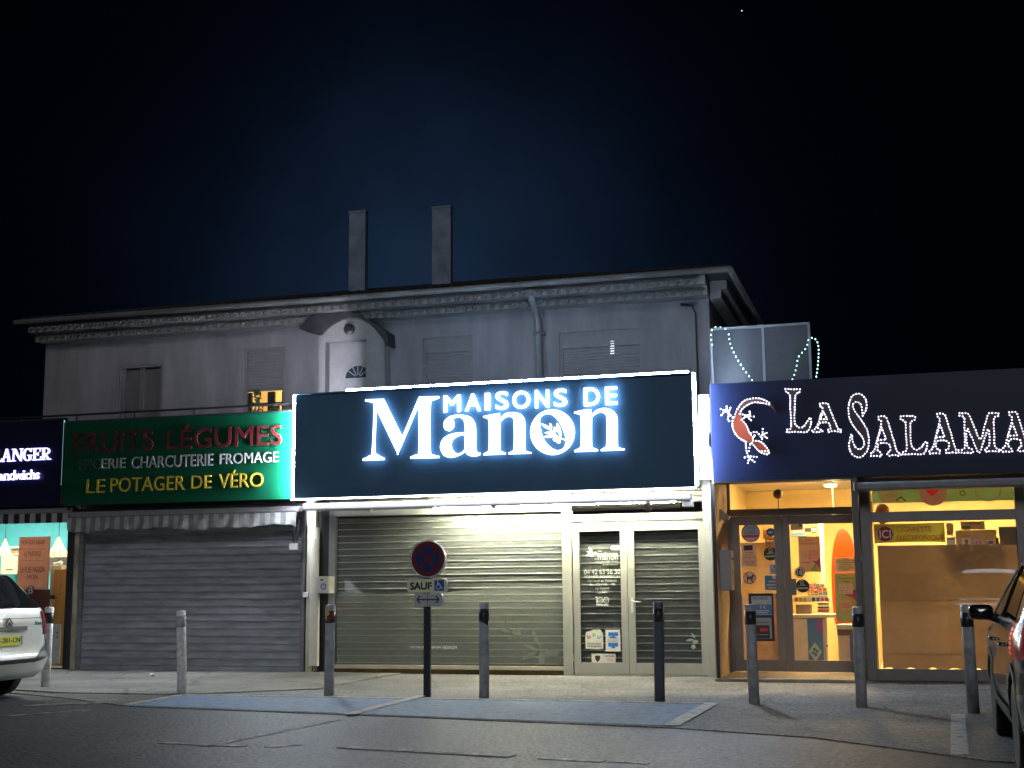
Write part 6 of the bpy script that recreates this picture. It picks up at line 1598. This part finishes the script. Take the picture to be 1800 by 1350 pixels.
def rear_text(s, v0, v1, z0, z1, off, bold, mm, shear=0, parent=None, name='lettering'):
    t = MB(); text(t, s, v0, v1, z0, z1, 0, .003, bold, 0, shear)
    t.v = [(x, S1.end(x, z)-off+y, z) for x, y, z in t.v]
    return add_mesh(name, t, mm, parent or c1)
rear_text('Xsara', .52, .76, .925, .975, .012, 0, m_ink, .25)
pt_ = add_mesh('number_plate', rear_patch(S1, .685, .800, lambda z: -.26, lambda z: .26, .022, 12, 2), mat('plate yellow', (.72, .68, .03), .4, var=.03), c1)
rear_text('J-281-CN', -.215, .205, .705, .780, .026, .012, m_ink, 0, pt_)
add_mesh('plate_band', rear_patch(S1, .687, .798, lambda z: .215, lambda z: .258, .025, 3, 2), mat('plate band', (.10, .28, .28), .4), pt_)
# something pale and yellow mirrored in the car's back window is left to the real reflection

# black car on the right, nose to the shops
S2 = Shape(4.3, [(.24, .14), (.35, .05), (.6, .0), (.85, .03), (1.0, .06), (1.12, .12), (1.5, .42), (1.57, .55), (1.62, .95)],
           [(.24, .15), (.35, .04), (.6, .0), (.8, .06), (.95, .35), (1.02, .9), (1.08, 1.15), (1.5, 1.95), (1.57, 2.2), (1.62, 2.5)],
           [(.24, .82), (.34, .88), (.55, .905), (.75, .895), (.9, .91), (1.0, .895), (1.08, .86), (1.3, .77), (1.5, .675), (1.57, .60), (1.62, .47)],
           [(.24, .32), (1.0, .32), (1.12, .24), (1.62, .28)], [(.24, .5), (1.0, .5), (1.62, .4)], .24, 1.62)
m_blackpaint = mat('black car paint', (.012, .012, .014), .18, var=.05, coat=1.0)
c2, b2 = car('parked_car', 'glossy black car seen from behind at the right edge with red tail light', (1.60, 9.55, -.008), 0, S2, m_blackpaint, (.86, 3.42), .335, m_trimblk)
for s_ in (-1, 1):
    add_mesh('side_window', side_patch(S2, s_, lambda z: .75+(z-1.1)*.75, lambda z: 1.93, 1.10, 1.49), m_carglass, c2, smooth=True)
    add_mesh('side_window', side_patch(S2, s_, lambda z: 2.0, lambda z: 2.98-(z-1.1)*1.9, 1.10, 1.49), m_carglass, c2, smooth=True)
    m_chrome = mat('chrome', (.55, .55, .56), .15, metal=1, var=.03)
    add_mesh('window_trim', side_patch(S2, s_, lambda z: .7, lambda z: 3.0, 1.075, 1.092, .008, 20, 1), m_chrome, c2, smooth=True)
    a = MB(); a.tube([(s_*(S2.w(1.1+.41*q)+.006), 3.02-.41*q*1.9, 1.1+.41*q) for q in [k/8 for k in range(9)]]+[(s_*(S2.w(1.52)+.002), 2.0, 1.525), (s_*(S2.w(1.50)+.002), 1.15, 1.515)], .012, 6); add_mesh('window_trim', a, m_chrome, c2, smooth=True)
    a = MB(); a.tube([(s_*(S2.w(1.1+.40*q)+.008), 1.965, 1.1+.40*q) for q in [k/6 for k in range(7)]], .014, 6); add_mesh('pillar_trim', a, m_trimblk, c2)
    for yh in (1.32, 2.42):
        a = MB(); X = s_*(S2.w(.90)+.03)
        a.tube([(s_*S2.w(.9), yh-.10, .90), (X, yh-.08, .905), (X, yh+.08, .905), (s_*S2.w(.9), yh+.10, .90)], [.010, .016, .016, .010], 8); add_mesh('door_handle', a, m_chrome, c2, smooth=True)
    for yg2 in (1.02, 1.97, 3.0):
        add_mesh('door_gap', side_patch(S2, s_, lambda z, y=yg2: y, lambda z, y=yg2: y+.007, .40, 1.07, .002, 1, 8), m_trimblk, c2)
    add_mesh('sill_cladding', side_patch(S2, s_, lambda z: 1.27, lambda z: 3.0, .26, .42, .012, 10, 3), m_trimblk, c2, smooth=True)
    for ya in (.86, 3.42):
        a = MB(); rr = .335+.058
        a.grid(lambda u, v: (s_*(S2.w(max(.26, .335+(rr+.06*v)*math.sin(math.pi*(u*1.16-.08))))+.008), ya+(rr+.06*v)*math.cos(math.pi*(u*1.16-.08)), .335+(rr+.06*v)*math.sin(math.pi*(u*1.16-.08))), 28, 2); add_mesh('arch_cladding', a, m_trimblk, c2, smooth=True)
    # tail lights: red lens wrapping round the corner, a lit segmented tube inside
    def lens(z0, z1, dv, off):
        a = MB()
        def fn(t, q):
            z = z0+(z1-z0)*q; w = S2.w(z)
            # from on the rear face round to the side
            if t < .6: v = s_*(w-dv*(1-t/.6)); return (v, S2.end(v, z)-off, z)
            y = S2.end(w, z)+(t-.6)/.4*(.10+.20*q); return (s_*(w+off), y, z)
        return a.grid(fn, 20, 10)
    tl = add_mesh('tail_light', lens(.84, 1.09, .26, .010), mat('lens red', (.16, .005, .008), .2, coat=.3, emit=(1, .02, .03), es=.06), c2, smooth=True)
    a = lens(.86, 1.07, .20, .014); vs = []
    seg = MB()
    for k in range(6):
        q0, q1 = .12+k*.13, .12+k*.13+.09
        def fn(t, q, q0=q0, q1=q1):
            z = .84+.25*(q0+(q1-q0)*q); w = S2.w(z); y = S2.end(w, z)+(.02+.16*t)
            return (s_*(w+.014), y+.1*(q0-.4), z)
        seg.grid(fn, 6, 2)
    add_mesh('light_tube', seg, mat('tail tube', (.5, .05, .06), .3, emit=(1, .08, .10), es=.4), tl, smooth=True)
    add_mesh('reflector', rear_patch(S2, .50, .53, (lambda z: -.80) if s_ < 0 else (lambda z: .62), (lambda z: -.62) if s_ < 0 else (lambda z: .80), .012, 6, 1), m_signred, c2)
    # door mirror
    a = MB(); xm_ = s_*(S2.w(1.05)); ym_ = 2.72
    def mir(t, q):
        th = 2*math.pi*t; ph = math.pi*q
        ex, ez = .115*abs(math.sin(ph))**.6, .075
        cx = xm_+s_*.115
        return (cx+(.105*math.copysign(abs(math.cos(th))**.5, math.cos(th)))*abs(math.sin(ph))**.35, ym_+.07*-math.cos(ph), 1.115+.068*math.copysign(abs(math.sin(th))**.6, math.sin(th))*abs(math.sin(ph))**.35)
    a.grid(mir, 28, 10); mm_ = add_mesh('door_mirror', a, m_blackpaint, c2, smooth=True)
    a = MB(); a.tube([(xm_-s_*.03, ym_+.02, 1.06), (xm_+s_*.06, ym_+.02, 1.085)], [.04, .035], 8); add_mesh('mirror_arm', a, m_trimblk, mm_, smooth=True)
add_mesh('rear_window', rear_patch(S2, 1.13, 1.5, lambda z: -S2.w(z)+.10, lambda z: S2.w(z)-.10), m_carglass, c2, smooth=True)
add_mesh('bumper_trim', rear_patch(S2, .26, .46, lambda z: -S2.w(z), lambda z: S2.w(z), .010, 30, 4), m_trimblk, c2, smooth=True)
add_mesh('number_plate', rear_patch(S2, .70, .81, lambda z: -.26, lambda z: .26, .014, 8, 2), m_paper, c2)

# ------------------------------------------------------------------ small things
p = gp(267, 1189, .015)
a = MB(); random.seed(11)
vs = [(p.x+random.gauss(0, .028), p.y+random.gauss(0, .028), .016+abs(random.gauss(0, .035))) for k in range(14)]
a.add(vs, [(0, 1, 2), (2, 3, 4), (1, 2, 5), (5, 6, 7), (3, 6, 8), (8, 9, 10), (10, 11, 4), (12, 13, 0), (7, 9, 12), (11, 13, 5)])
tag(a.build('paper_scrap', mat('litter', (.62, .52, .46), .9), None), 'small crumpled paper scrap on the pavement before the grey shutter', 'litter')
q = ray(1304, 19); s = CO+q*900
a = MB(); a.lathe([(.02, -.42), (.3, -.3), (.42, 0), (.3, .3), (.02, .42)], s, 10)
tag(a.build('star', glow('star', (.8, .9, 1), 1.6), None), 'single tiny bright star high in the black sky', 'star')
